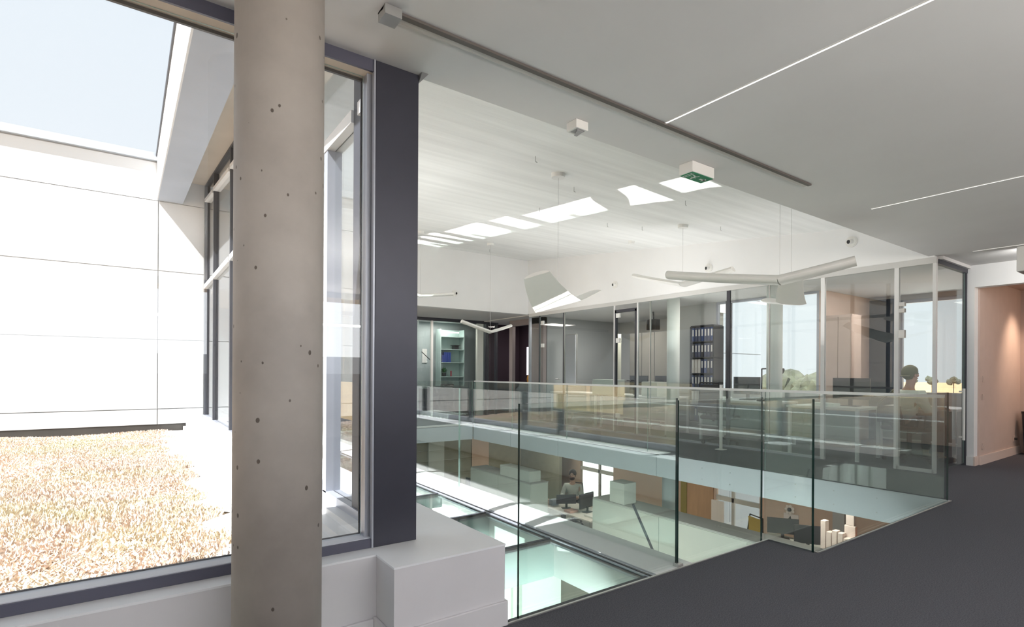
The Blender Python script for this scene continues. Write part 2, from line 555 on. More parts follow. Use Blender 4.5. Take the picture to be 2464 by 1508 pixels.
# ------------------------------------------------------------------ setting: facade along the void (plane x = 1.03)
fc = thing('window_3', '', '', (1.03, 6.5, .3)); del fc['label']; del fc['category']; fc['kind'] = 'structure'
mull = [2.90, 5.33, 6.12, 7.6, 9.3, 10.48]
X0, X1 = 1.00, 1.08


def zf(y):   # top of the facade glazing
    return 3.46 + 0.11 * (y - 2.6)


for y in mull:
    B().ybox(X0, X1, y - (.05 if y < 3 else .03), y + (.05 if y < 3 else .03), .40, zf(y), .40, zf(y)).build('mullion', M_DARK2, fc)
for y in (3.44,):
    B().box(X0 - .01, X1, y - .035, y + .035, .44, 2.58).build('sash_frame', M_ALU, fc)
for a, b in zip([2.46, 2.90, 5.33, 6.12, 7.6, 9.3], [2.90, 5.33, 6.12, 7.6, 9.3, 10.48]):
    part('transom', X0 - .015, X1, a + .05, b - .05, 2.58, 2.65, M_WHITEM, fc)
    pane('pane', 1.035, 1.041, a + .03, b - .03, .45, 2.58, G_WIN, fc, M_EDGE2)
    B().ybox(1.035, 1.041, a + .03, b - .03, 2.65, zf(a), 2.65, zf(b)).build('pane', G_WIN, fc)
    B().ybox(X0 - .015, X1, a + .05, b - .05, zf(a) - .28, zf(a) - .23, zf(b) - .28, zf(b) - .23).build('transom', M_WHITEM, fc)
B().box(X0 - .01, X1, 2.6, 10.52, .385, .45).build('bottom_rail', M_ALU, fc)
B().ybox(X0, X1, 2.6, 10.52, zf(2.6), zf(2.6) + .06, zf(10.52), zf(10.52) + .06).build('top_rail', M_DARK2, fc)
# stepped aluminium sill outside
st = B()
st.box(.93, 1.0, 2.56, 10.5, .20, .40).box(.86, .93, 2.56, 10.5, .20, .365).box(.74, .86, 2.56, 10.5, .20, .32).box(.70, .74, 2.56, 10.5, .20, .27)
struct(st.build('trim_8', M_WHITEM))
# low outside wall below the near window
struct(B().box(-14, .70, 2.52, 2.60, -.3, .384).build('trim_9', M_ALU))

# roof overhang outside: sloping grey beam, beige soffit
def ov(x0, x1, y0, y1, zb, zt, sb, st_):
    return B().ybox(x0, x1, y0, y1, zb - sb * (10.55 - y0), zt - st_ * (10.55 - y0), zb - sb * (10.55 - y1), zt - st_ * (10.55 - y1))


struct(ov(.333, .68, 2.62, 10.54, 3.985, 4.715, .072, .066).build('roof_beam', M_BEAM))
struct(ov(.318, .333, 2.62, 10.54, 3.985, 4.715, .072, .066).build('trim_10', M_CLAD))
struct(ov(.300, .345, 2.62, 10.54, 4.690, 4.735, .066, .066).build('trim_11', M_DARK2))
struct(ov(.68, 1.12, 2.62, 10.54, 4.36, 4.60, .108, .09).build('trim_12', M_SOFFIT))
struct(ov(.345, 8.1, 2.62, 10.70, 4.72, 4.76, .066, .066).build('roof', M_SLAB))
# strip of soffit just outside the near window
struct(B().box(-14, 1.0, 2.50, 2.615, 2.66, 2.74).build('trim_13', M_SOFFIT))
struct(B().box(-14, 1.0, 2.615, 2.63, 2.645, 2.75).build('trim_14', M_ALU))
struct(B().box(1.0, 8.1, 2.40, 2.42, 3.02, 3.2).build('trim_15', M_CEIL))

# white clad wall outside, panel by panel
cw = thing('wall_outside', '', '', (-5, 10.6, .2)); del cw['label']; del cw['category']; cw['kind'] = 'structure'
xs = [1.00, .34, -2.06, -4.46, -6.86, -9.26, -11.66, -14.0]
zz = [.31, .565, 1.705, 2.835, 3.975, 4.60]
src = {}
for i in range(len(xs) - 1):
    for j in range(len(zz) - 1):
        part('panel', xs[i + 1] + .006, xs[i] - .006, 10.55, 10.58, zz[j] + .006, zz[j + 1] - .006, M_CLAD, cw)
part('panel', 1.08, 1.10, 10.55, 10.58, .31, 4.6, M_CLAD, cw)
B().box(-14, 1.1, 10.582, 10.8, .1, 4.62).build('backing', mat('grey_joint', (.50, .50, .50), .9), cw)
B().box(-14, 1.1, 10.556, 10.58, .15, .31).build('plinth', M_PLINTH, cw)
B().box(-14, .33, 10.50, 10.85, 4.62, 4.74).build('coping', mat('pale_blue_coping', (.52, .57, .64), .5), cw)

# ------------------------------------------------------------------ planted roof outside the window
rng = np.random.default_rng(3)
M_SOIL = mat('planted_roof_soil', (0.62, 0.50, 0.38), 1.0, var=0.3, vscale=5)
struct(B().box(-14, .72, 2.6, 10.55, -.3, .185).build('ground_roof', M_SOIL))
gs = B()
npts = 40
edge = [(0.43 + 0.10 * math.sin(i * 1.7) + 0.06 * math.sin(i * 4.1) - 0.10 * math.exp(-((i - 30) / 6) ** 2), 2.62 + i * (7.9 / (npts - 1)), .20) for i in range(npts)]
for i in range(npts - 1):
    a, b = edge[i], edge[i + 1]
    gs.poly([a, (.70, a[1], .20), (.70, b[1], .20), b])
struct(gs.build('trim_16', M_GRAVEL))


def sedum():
    N = 300000
    x = np.where(rng.random(N) < .85, rng.uniform(-4.6, .52, N), rng.uniform(-13.5, -4.6, N))
    y = rng.uniform(2.62, 10.46, N)
    ex = np.array([e[0] for e in edge]); ey = np.array([e[1] for e in edge])
    keep = x < np.interp(y, ey, ex) + rng.normal(0, .04, N)
    x, y = x[keep], y[keep]
    n = len(x)
    hmap = .035 + .03 * np.sin(x * 2.1 + 1.3 * np.sin(y * 1.2)) * np.cos(y * 1.9 + x) + rng.random(n) * .022
    hmap = np.clip(hmap, .010, .10)
    ang = rng.uniform(0, 2 * np.pi, n)
    wd = rng.uniform(.003, .008, n) * np.where(x < -4.6, 2.5, 1)
    lx, ly = rng.normal(0, .016, n), rng.normal(0, .016, n)
    V = np.zeros((n, 4, 3))
    cx, sx_ = np.cos(ang) * wd, np.sin(ang) * wd
    V[:, 0] = np.stack([x - cx, y - sx_, np.full(n, .185)], 1)
    V[:, 1] = np.stack([x + cx, y + sx_, np.full(n, .185)], 1)
    V[:, 2] = np.stack([x + cx * .7 + lx, y + sx_ * .7 + ly, .185 + hmap], 1)
    V[:, 3] = np.stack([x - cx * .7 + lx, y - sx_ * .7 + ly, .185 + hmap * .85], 1)
    me = bpy.data.meshes.new('sedum')
    me.from_pydata(V.reshape(-1, 3).tolist(), [], (np.arange(n * 4).reshape(-1, 4)).tolist())
    m, t, b = nodemat('dry_sedum')
    b.inputs['Roughness'].default_value = .9
    b.inputs['Specular IOR Level'].default_value = .1
    tcn = t.nodes.new('ShaderNodeTexCoord')
    n1 = t.nodes.new('ShaderNodeTexNoise'); n1.inputs['Scale'].default_value = .9; n1.inputs['Detail'].default_value = 6; n1.inputs['Roughness'].default_value = .7
    t.links.new(tcn.outputs['Object'], n1.inputs['Vector'])
    r = t.nodes.new('ShaderNodeValToRGB')
    els = r.color_ramp.elements
    els[0].position = .28; els[0].color = (.62, .64, .36, 1)
    els[1].position = .75; els[1].color = (.78, .64, .42, 1)
    for p, c in ((.38, (.78, .72, .54, 1)), (.48, (.82, .73, .60, 1)), (.56, (.80, .66, .57, 1)), (.65, (.88, .81, .70, 1))):
        e = els.new(p); e.color = c
    t.links.new(n1.outputs['Fac'], r.inputs[0])
    n2 = t.nodes.new('ShaderNodeTexNoise'); n2.inputs['Scale'].default_value = 22
    t.links.new(tcn.outputs['Object'], n2.inputs['Vector'])
    r3 = t.nodes.new('ShaderNodeValToRGB')
    r3.color_ramp.elements[0].position = .35; r3.color_ramp.elements[0].color = (.78, .74, .70, 1)
    r3.color_ramp.elements[1].position = .6; r3.color_ramp.elements[1].color = (1, 1, 1, 1)
    t.links.new(n2.outputs['Fac'], r3.inputs[0])
    mx = t.nodes.new('ShaderNodeMix'); mx.data_type = 'RGBA'; mx.blend_type = 'MULTIPLY'; mx.inputs[0].default_value = 1
    t.links.new(r.outputs[0], mx.inputs[6]); t.links.new(r3.outputs[0], mx.inputs[7])
    t.links.new(mx.outputs[2], b.inputs['Base Color'])
    me.materials.append(m)
    o = bpy.data.objects.new('sedum', me)
    link(o)
    tag(o, 'dry beige, pink and yellow-green sedum covering the flat roof outside the window', 'plants', kind='stuff')


sedum()

# ------------------------------------------------------------------ glass floor strip beside the facade
M_BEAMG = mat('grey_green_beam', (.27, .33, .33), .6)
gf = thing('floor_glazing', '', '', (2.0, 6, -.03)); del gf['label']; del gf['category']; gf['kind'] = 'structure'
beams = [3.05 + .88 * i for i in range(9)]
prev = 2.125
for y in beams:
    pane('pane', 1.47, 2.50, prev + .012, y - .012, -.035, -.015, G_FLOOR, gf, M_EDGE2)
    B().box(1.46, 2.56, y - .012, y + .012, -.05, -.012).build('glazing_bar', M_DARK2, gf)
    B().box(1.46, 2.60, y + .02, y + .10, -.31, -.055).build('beam', M_BEAMG, gf)
    prev = y
B().box(2.50, 2.56, 2.11, 10.1, -.05, -.006).build('frame', M_ALU, gf)
B().box(2.515, 2.53, 2.11, 10.1, -.006, -.002).build('gasket', M_BLACK, gf)
B().box(1.455, 1.50, 2.11, 10.1, -.05, -.008).box(1.455, 2.5, 2.105, 2.15, -.05, -.008).build('frame', M_DARK2, gf)
# pale strip between glass floor and void
struct(B().box(2.56, 2.90, 2.105, 10.48, -.31, .0).build('trim_17', M_WALL))

# ------------------------------------------------------------------ glass railings
def railing(name, label, panes, clamps=(), edge=None):
    base = ((panes[0][0] + panes[0][1]) / 2, (panes[0][2] + panes[0][3]) / 2, 0)
    t = thing(name, label, 'railing', base)
    for p in panes:
        pane('glass_panel', *p, G_RAIL, t, edge)
    for c in clamps:
        part('clamp', *c, M_STEEL, t, bevel=.002)
    return t


railing('glass_railing', 'clear frameless glass railing along the carpet edge, from the white ledge to the notch',
        [(1.552, 2.764, YN + .035, YN + .050, -.02, 1.045), (2.776, XN - .03, YN + .035, YN + .050, -.02, 1.03)],
        [(2.755, 2.80, YN + .015, YN + .06, -.01, .02)])
railing('glass_railing', 'short return of the glass railing in the notch of the carpet edge', [(XN - .02, XN - .005, YE + .045, YN + .03, -.02, 1.03)],
        (), G_RAIL)
railing('glass_railing', 'clear glass railing on the right end of the carpet edge, nearest the passage',
        [(XN - .018, XF - .01, YE + .025, YE + .040, -.02, 1.03)])
railing('glass_railing', 'glass railing over the pale sunlit strip beside the glass floor',
        [(2.79, 2.805, 2.16, 4.9, -.01, 1.03), (2.79, 2.805, 4.905, 7.7, -.01, 1.03), (2.79, 2.805, 7.705, 10.45, -.01, 1.03)], (), M_EDGE2)
railing('glass_railing', 'long glass railing on the far side of the void below the hanging lamps',
        [(XF + .02, XF + .035, a, b, .01, .98) for a, b in ((YE + .07, 3.6), (3.605, 5.45), (5.455, 7.3), (7.305, 9.0), (9.005, 10.5))], (), M_EDGE2)
for o in list(C.objects):
    if o.name.startswith('glass_railing') and 'far side' in o.get('label', ''):
        B().box(XF + .012, XF + .043, YE + .07, 10.5, .975, 1.005).build('top_rail', M_WHITEM, o)
railing('glass_railing', 'glass railing at the back end of the void under the white wall',
        [(2.92, 4.6, 10.50, 10.515, .01, 1.0), (4.61, 6.33, 10.50, 10.515, .01, 1.0)], (), M_EDGE2)

# ------------------------------------------------------------------ glass partition (x = 7.93)
XP = 7.93
pt = thing('partition', '', '', (XP, 6, 0)); del pt['label']; del pt['category']; pt['kind'] = 'structure'
for y, wd, m in ((2.36, .035, M_WHITEM), (2.755, .05, M_WHITEM), (3.65, .05, M_WHITEM)):
    part('mullion', XP, XP + .05, y - wd / 2, y + wd / 2, 0, 2.56, m, pt)
part('head_rail', XP - .005, XP + .07, 2.34, 10.5, 2.55, 2.625, mat('light_grey_head', (.62, .62, .61), .6), pt)
part('bottom_rail', XP, XP + .05, 2.36, 2.75, 0, .04, M_WHITEM, pt)
part('bottom_rail', XP + .0, XP + .05, 3.67, 10.5, 0, .03, M_ALU, pt)
for y, m in ((4.43, M_STEEL), (5.12, M_DARK2), (6.74, M_STEEL), (7.05, M_WHITEM), (7.66, M_WHITEM), (9.19, M_STEEL), (9.22, M_DARK2), (10.1, M_DARK2)):
    wd = .03 if m is not M_STEEL else .012
    if y == 5.12:
        wd = .06
    part('mullion', XP + .005, XP + .035, y - wd / 2, y + wd / 2, .03, 2.55, m, pt)
ply = [2.38, 2.73, 2.78, 3.625, 3.675, 4.42, 4.44, 5.09, 5.15, 6.73, 6.75, 7.03, 7.07, 7.64, 7.68, 9.18, 9.24, 10.08, 10.12, 10.49]
for a, b in zip(ply[::2], ply[1::2]):
    if (a, b) == (7.07, 7.64):
        continue
    pane('pane', XP + .015, XP + .022, a, b, .04, 2.55, G_CLEAR, pt, M_EDGE2)
# glass return at the passage end
part('head_rail', XP + .05, 9.05, 2.33, 2.38, 2.545, 2.60, M_DARK2, pt)
part('mullion', 9.02, 9.05, 2.335, 2.38, 0, 2.6, M_DARK2, pt)
pane('pane', XP + .06, 9.01, 2.352, 2.359, .03, 2.545, G_CLEAR, pt, M_EDGE2)
# glass door in a dark frame
d1 = thing('door_1', '', '', (XP, 7.35, 0)); del d1['label']; del d1['category']; d1['kind'] = 'structure'
B().box(XP, XP + .05, 7.07, 7.11, 0, 2.44).box(XP, XP + .05, 7.60, 7.64, 0, 2.44).box(XP, XP + .05, 7.07, 7.64, 2.40, 2.46).build('door_frame', M_DARK2, d1)
dl = pane('door_leaf', XP + .015, XP + .025, 7.115, 7.595, .02, 2.40, G_CLEAR, d1)
for z in (2.30, 1.80, .3):
    part('hinge', XP - .012, XP + .03, 7.50, 7.60, z, z + .09, M_WPLAS, d1, bevel=.004)
B().tube((XP - .04, 7.17, 1.05), (XP + .04, 7.17, 1.05), .01, 8).tube((XP - .04, 7.17, 1.05), (XP - .04, 7.27, 1.05), .009, 8).build('handle', M_DARK2, dl)
d2 = thing('door_2', '', '', (XP, 9.6, 0)); del d2['label']; del d2['category']; d2['kind'] = 'structure'
for z in (2.33, 1.79):
    part('hinge', XP - .012, XP + .03, 9.93, 10.02, z, z + .09, M_WPLAS, d2, bevel=.004)
B().tube((XP - .04, 9.33, 1.05), (XP - .04, 9.43, 1.05), .011, 8).tube((XP - .04, 9.33, 1.05), (XP + .01, 9.33, 1.05), .009, 8).build('handle', M_STEEL, d2)
# sliding-door pulls on the pane nearest the passage
d3 = thing('door_3', '', '', (XP, 2.6, 0)); del d3['label']; del d3['category']; d3['kind'] = 'structure'
for z in (2.06, 1.98, 1.66):
    part('hinge', XP - .01, XP + .04, 2.665, 2.73, z, z + (.05 if z > 1.9 else .1), M_STEEL, d3)
B().tube((8.80, 2.30, .35), (8.80, 2.30, 1.02), .016, 10).box(8.79, 8.81, 2.30, 2.35, .38, .40).box(8.79, 8.81, 2.30, 2.35, .97, .99).build('handle', M_WPLAS, d3)
# slim frame pole in front of the glazing
tag(B().box(7.55, 7.585, 4.98, 5.015, 0.0, 1.02).box(7.5, 7.63, 4.93, 5.06, 0, .01).build('post_stand', M_WPLAS), 'slim white floor stand behind the far glass railing', 'stand')

# round columns behind the partition
for y, lb in ((6.43, 'pale round column behind the glass partition, left of the binder shelf'), (4.5, 'pale round column behind the glass partition, right of the binder shelf, against the bright window')):
    t = thing('round_column', lb, 'column', (8.22, y, 0))
    o = B().tube((8.22, y, 0), (8.22, y, 2.6), .115, 32).build('shaft', mat('pale_column_paint', (.74, .78, .75), .6), t)
    for p in o.data.polygons:
        p.use_smooth = len(p.vertices) == 4

# ------------------------------------------------------------------ outer wall of the offices (x = 11.2) with windows
wl = B()
XW, XO = 11.2, 9.42
wl.box(XW, XW + .1, 2.3, 4.32, 0, .83).box(XW, XW + .1, 3.86, 4.4, .83, 2.6).box(XW, XW + .1, 2.3, 3.86, 2.52, 2.6)
wl.box(XO, XO + .1, 4.40, 6.35, 0, .86).box(XO, XO + .1, 6.35, 7.43, 0, 2.6).box(XW, XW + .1, 7.43, 14.0, 0, 2.6)
struct(wl.build('wall_far', mat('light_grey_office_wall', (.46, .47, .46), .9)))
struct(B().box(XW - .012, XW, 3.86, 4.32, 0, 2.56).build('wall_navy', M_NAVY))
struct(B().box(XO + .02, XW, 4.32, 4.40, 0, 2.6).build('wall_office_divider', M_PINK))
struct(B().box(XO + .1, XW, 7.35, 7.43, 0, 2.6).build('wall_office_divider', M_GREYW))
struct(B().box(8.6, XW, 10.62, 10.70, 0, 2.6).build('wall_office_divider', mat('cool_grey_wall', (.42, .44, .45), .9)))
w4 = thing('window_4', '', '', (XW, 3.0, .83)); del w4['label']; del w4['category']; w4['kind'] = 'structure'
fr = B()
for y in (2.36, 3.83):
    fr.box(XW + .02, XW + .08, y - .03, y + .03, .83, 2.52)
fr.box(XW + .02, XW + .08, 2.36, 3.83, .83, .89).box(XW + .02, XW + .08, 2.36, 3.83, 2.46, 2.52)
fr.build('window_frame', M_ALU, w4)
pane('pane', XW + .05, XW + .056, 2.39, 3.80, .89, 2.46, G_CLEAR, w4, M_EDGE2)
w8 = thing('window_8', '', '', (XO, 5.4, .86)); del w8['label']; del w8['category']; w8['kind'] = 'structure'
fr = B()
fr.box(XO + .02, XO + .08, 4.40, 4.44, .86, 2.6).box(XO + .02, XO + .08, 6.31, 6.35, .86, 2.6)
fr.box(XO + .02, XO + .08, 4.44, 6.31, .86, .90).box(XO + .02, XO + .08, 4.44, 6.31, 2.56, 2.6)
fr.build('window_frame', M_ALU, w8)
part('mullion', XO - .02, XO + .08, 6.04, 6.12, .86, 2.6, M_DARK2, w8)
pane('pane', XO + .05, XO + .056, 4.44, 6.04, .90, 2.56, G_CLEAR, w8, M_EDGE2)
pane('pane', XO + .05, XO + .056, 6.12, 6.31, .90, 2.56, G_CLEAR, w8, M_EDGE2)
# inner office walls at the back left
struct(B().box(6.0, 6.06, 12.75, 14, 0, 2.62).box(1.2, 11.2, 13.9, 14, 0, 2.62).build('wall_office_back', mat('blue_grey_wall', (.40, .46, .47), .9)))
pb = thing('partition', '', '', (6.5, 12.75, 0)); del pb['label']; del pb['category']; pb['kind'] = 'structure'
B().box(3.0, 8.5, 12.70, 12.78, 2.54, 2.62).build('head_rail', M_DARK2, pb)
for x, wd, m in ((6.42, .05, M_WPLAS), (7.9, .2, M_PALE), (8.12, .06, M_DARK2), (8.45, .06, M_DARK2)):
    part('mullion', x - wd / 2, x + wd / 2, 12.7, 12.78, 0, 2.54, m, pb)
for a, b in ((3.0, 6.39), (6.45, 7.8), (8.15, 8.42)):
    pane('pane', a, b, 12.73, 12.738, .02, 2.54, G_CLEAR, pb, M_EDGE2)
# doorway with the dark plum room behind it
d4 = thing('door_4', '', '', (8.5, 11.6, 0)); del d4['label']; del d4['category']; d4['kind'] = 'structure'
M_PLUM = mat('dark_plum_wall', (.035, .018, .030), .8)
M_PFR = mat('mauve_grey_frame', (.34, .29, .29), .6)
B().box(8.46, 8.56, 11.95, 12.10, 0, 2.50).box(8.46, 8.56, 10.6, 11.12, 0, 2.6).box(8.46, 8.56, 10.6, 12.1, 2.45, 2.6).build('door_frame', M_PFR, d4)
B().box(9.6, 9.7, 11.6, 13.9, 0, 2.6).box(8.56, 9.6, 13.2, 13.3, 0, 2.6).build('wall_panel', M_PLUM, d4)
B().box(9.585, 9.6, 12.55, 12.80, 1.12, 1.95).build('pane', emit('window_glow', (.95, .93, 1.0), 1.4), d4)  # window daylight given as the pane's own glow
B().box(XP + .05, XP + .09, 10.51, 10.58, 0, 2.55).build('mullion', M_ALU, pt)

# ------------------------------------------------------------------ lower floor
ZL = -2.8
M_LFLOOR = mat('grey_green_vinyl', (.34, .35, .31), .6, var=.06)
struct(B().box(-1, 11.2, -1.0, 14, ZL - .1, ZL).build('floor', M_LFLOOR))
struct(B().box(-1, 11.2, 13.9, 14, ZL, -.31).build('wall_lower_back', M_OLIVE))
struct(B().box(-1.1, -1, -1.0, 14, ZL, -.31).build('wall_lower_left', M_PALE))
struct(B().box(-1, 11.2, -1.1, -1.0, ZL, -.31).build('wall_lower_near', M_PALE))
# white wall under the glass floor with pilasters
struct(B().box(1.1, 3.60, 4.2, 4.3, ZL, -.33).build('wall_lower_white', mat('bright_white_wall', (.92, .95, .93), .8)))
struct(B().box(2.97, 3.075, 4.16, 4.2, ZL, -.33).box(2.35, 2.43, 4.16, 4.2, ZL, -.33).box(1.8, 1.88, 4.16, 4.2, ZL, -.33).build('trim_18', M_PALE))
XL = 11.0
lw = B()
wins = [(10.62, 11.97), (6.33, 7.39)]
lw.box(XL, XL + .1, -1, 14, ZL, -2.58).box(XL, XL + .1, -1, 14, -.62, -.31)
lw.box(XL, XL + .1, 11.97, 14, -2.58, -.62).box(XL, XL + .1, 7.39, 10.62, -2.58, -.62).box(XL, XL + .1, -1, 6.33, -2.58, -.62)
struct(lw.build('wall_lower_far', mat('terracotta_pink_wall', (.64, .47, .37), .9, var=.04)))
for k, (a, b) in enumerate(wins):
    wk = thing('window_%d' % (5 + k), '', '', (XL, a, -2.58)); del wk['label']; del wk['category']; wk['kind'] = 'structure'
    c = a + (b - a) * (.42 if k == 0 else .6)
    B().box(XL + .01, XL + .07, c - .03, c + .03, -2.58, -.62).box(XL + .01, XL + .07, a, b, -1.70, -1.60).build('window_frame', mat('pale_window_frame', (.62, .60, .56), .6), wk)
    pane('pane', XL + .03, XL + .036, a, c - .03, -2.58, -1.70, G_CLEAR, wk, M_EDGE2)
    pane('pane', XL + .03, XL + .036, c + .03, b, -2.58, -1.70, G_CLEAR, wk, M_EDGE2)
    pane('pane', XL + .03, XL + .036, a, c - .03, -1.60, -.62, G_CLEAR, wk, M_EDGE2)
    pane('pane', XL + .03, XL + .036, c + .03, b, -1.60, -.62, G_CLEAR, wk, M_EDGE2)
struct(B().box(XL - .03, XL, 7.44, 8.15, ZL, -.31).build('wall_ochre', M_ORANGE))
struct(B().box(XL - .05, XL, 8.15, 8.32, ZL, -.31).build('trim_19', mat('olive_gold_panel', (.30, .24, .06), .5)))
struct(B().box(10.2, 10.3, 12.0, 13.9, ZL, -.31).build('wall_lower_olive', M_OLIVE))
struct(B().box(XL - .25, XL, 4.55, 4.75, ZL, -.31).build('trim_20', mat('grey_pilaster', (.42, .42, .42), .7)))
tag(B().tube((7.4, 5.85, ZL), (7.4, 5.85, -.31), .12, 32).build('round_column', mat('pale_blue_column_paint', (.52, .60, .62), .6), smooth=True), 'pale blue-grey round column on the lower floor under the far slab', 'column')


def low_cabinet(y0, y1, xt, zt, label, boxes):
    t = thing('partition_cabinet', label, 'cabinet', (xt, (y0 + y1) / 2, ZL), 'tall pale cabinets on the lower floor')
    part('body', xt, xt + .42, y0, y1, ZL, zt - .02, M_PALE, t)
    part('top', xt - .004, xt + .43, y0 - .004, y1 + .004, zt - .02, zt, mat('shaded_cabinet_top', (.45, .46, .44), .6), t)  # shade on the top put into a greyer colour
    n = max(2, int((y1 - y0) / 1.2))
    for i in range(n):
        a = y0 + (y1 - y0) * i / n; b = y0 + (y1 - y0) * (i + 1) / n
        part('door', xt - .014, xt - .001, a + .004, b - .004, ZL + .08, zt - .03, M_PALE, t)
    for bx in boxes:
        tag(B().box(*bx).build('storage_box', M_PALE, bevel=.005), bx_label.pop(0), 'box')


bx_label = ['grey-white box on the lower-floor cabinet, right of the seated bearded man', 'grey-white box on the left lower-floor cabinet']
low_cabinet(2.4, 6.54, 6.30, -.88, 'long pale cabinet on the lower floor, right of the seated bearded man', [(6.32, 6.6, 5.87, 6.18, -.879, -.55)])
low_cabinet(8.25, 10.5, 6.30, -.95, 'shorter pale cabinet on the lower floor, left of the seated bearded man', [(6.32, 6.6, 8.33, 9.35, -.949, -.74)])

# ------------------------------------------------------------------ outside beyond the offices
M_FIELD = mat('dry_field', (.62, .42, .22), 1.0, var=.2, vscale=.05)
M_TERR = mat('pale_terrace', (.85, .82, .76), .9, var=.05)
struct(B().box(-300, 600, -400, 600, -6.4, -6.2).build('ground', M_FIELD))
struct(B().box(11.3, 44, -10, 50, -6.2, -6.1).build('ground_terrace', M_TERR))
bd = thing('white_building', 'white panelled building wing seen through the far office window', 'building', (13.5, 12, -3))
B().box(11.9, 15.0, 8.63, 11, -6.1, 5.0).build('walls', mat('cool_white_render', (.50, .54, .60), .8), bd)
M_BP = mat('cool_white_panel', (.46, .51, .58), .8)
for j in range(5):
    for i in range(2):
        part('panel', 11.9 + i * 1.55 + .01, 11.9 + (i + 1) * 1.55 - .01, 8.60, 8.63, -2.9 + j * 1.55 + .01, -2.9 + (j + 1) * 1.55 - .01, M_BP, bd)

M_TREE = mat('dull_olive_foliage', (.085, .09, .06), 1.0, var=.5, vscale=.8, bump=1, bscale=3)
M_BARK = mat('bark', (.12, .09, .06), 1)


def tree(x, y, r, h, label, group=None):
    t = thing('tree', label, 'tree', (x, y, -6.2), group)
    bm = bmesh.new()
    for k in range(9 if r > 1.5 else 4):
        a = random.uniform(0, 6.28); q = random.uniform(0, .6) * r
        m = Matrix.Translation((math.cos(a) * q, math.sin(a) * q, 6.2 + h - r + random.uniform(-.45, .3) * r))
        bmesh.ops.create_icosphere(bm, subdivisions=2 if r > 1.5 else 1, radius=r * random.uniform(.4, .62), matrix=m)
    for v in bm.verts:
        v.co += Vector((random.gauss(0, 1), random.gauss(0, 1), random.gauss(0, 1))) * r * .05
    me = bpy.data.meshes.new('foliage')
    bm.to_mesh(me); bm.free()
    me.materials.append(M_TREE)
    o = bpy.data.objects.new('foliage', me); link(o); o.parent = t
    B().tube((x, y, -6.2), (x, y, h - r), r * .08, 8).build('trunk', M_BARK, t)


sp_ = [(60, 28.4, 3.6, 2.5, 'broad olive-green tree beyond the office window, right of the pale column'),
       (64, 33.2, 3.2, 2.3, 'olive-green tree in the middle of the clump beyond the office window'),
       (62, 40.6, 3.2, 1.6, 'lowest olive-green tree, left end of the clump beyond the office window'),
       (48, 24.0, 1.6, -.2, 'small olive-green tree in front of the clump beyond the office window')]
for a in sp_:
    tree(*a)
for i in range(12):
    tree(230, 52 + i * 5.5 + random.uniform(-1, 1), random.uniform(1.4, 2.2), random.uniform(.2, 1.5), 'tiny far tree on the horizon of the dry field', 'row of far trees on the horizon')

# ------------------------------------------------------------------ ceiling fittings
t = thing('ceiling_track', 'long thin grey-brown track set in the flat ceiling', 'track', (2.5, 2.04, 2.64))
part('channel', .80, 4.20, 2.018, 2.045, 2.628, 2.639, mat('taupe_track', (.12, .105, .095), .6), t)
part('lip', .80, 4.20, 2.045, 2.078, 2.632, 2.639, mat('pale_track_lip', (.55, .52, .49), .5), t)
part('carriage', .80, .87, 2.0, 2.075, 2.60, 2.639, M_STEEL, t)
slot = emit('led_line', (1, .98, .95), 1.6)
for x, y0, lb in ((2.5, .1, 'thin white light line in the ceiling, the longest, ending at the track'), (5.25, .3, 'thin white light line in the ceiling, the middle one'), (8.0, .4, 'thin white light line in the ceiling, nearest the passage')):
    t = thing('light_line', lb, 'ceiling light', (x, 1.2, 2.64))
    part('diffuser', x - .006, x + .006, y0, 2.015, 2.636, 2.6398, slot, t)
    part('frame', x - .012, x - .007, y0, 2.015, 2.635, 2.6398, M_WPLAS, t)

t = thing('exit_sign', 'green and white emergency exit sign box fixed under the ceiling edge', 'sign', (3.2, 2.32, 2.64))
part('housing', 3.085, 3.33, 2.262, 2.372, 2.565, 2.6395, M_WPLAS, t, bevel=.004)
sf = part('sign_face', 3.092, 3.322, 2.268, 2.366, 2.560, 2.5645, M_GREEN, t)
pic = B()
zq = 2.5592
def q(u, v):        # sign coordinates: u 0..1 along, v 0..1 across
    return (3.322 - u * .23, 2.268 + v * .098, zq)
def bar(a, b, wdt):
    a, b = Vector(a), Vector(b); d = (b - a).normalized(); n = Vector((-d.y, d.x, 0)) * wdt / 2
    pic.poly([a - n, a + n, b + n, b - n])
bar(q(.08, .5), q(.36, .5), .018)                                     # arrow
pic.poly([q(.08, .5), q(.2, .22), q(.2, .78)])
pic.build('arrow', M_WHITEP, sf)
pic = B()
circ = [(q(.60, .80)[0] + .009 * math.cos(k), q(.60, .80)[1] + .009 * math.sin(k), zq) for k in [i * math.pi / 4 for i in range(8)]]
pic.poly(circ)
bar(q(.60, .68), q(.64, .42), .016); bar(q(.61, .64), q(.52, .52), .008); bar(q(.62, .62), q(.72, .60), .008)
bar(q(.64, .44), q(.56, .30), .009); bar(q(.56, .30), q(.57, .14), .008); bar(q(.64, .42), q(.72, .30), .009); bar(q(.72, .30), q(.80, .30), .008)
bar(q(.86, .1), q(.86, .9), .008); bar(q(.95, .1), q(.95, .9), .006); bar(q(.86, .9), q(.95, .9), .006)
pic.build('running_figure', M_WHITEP, sf)

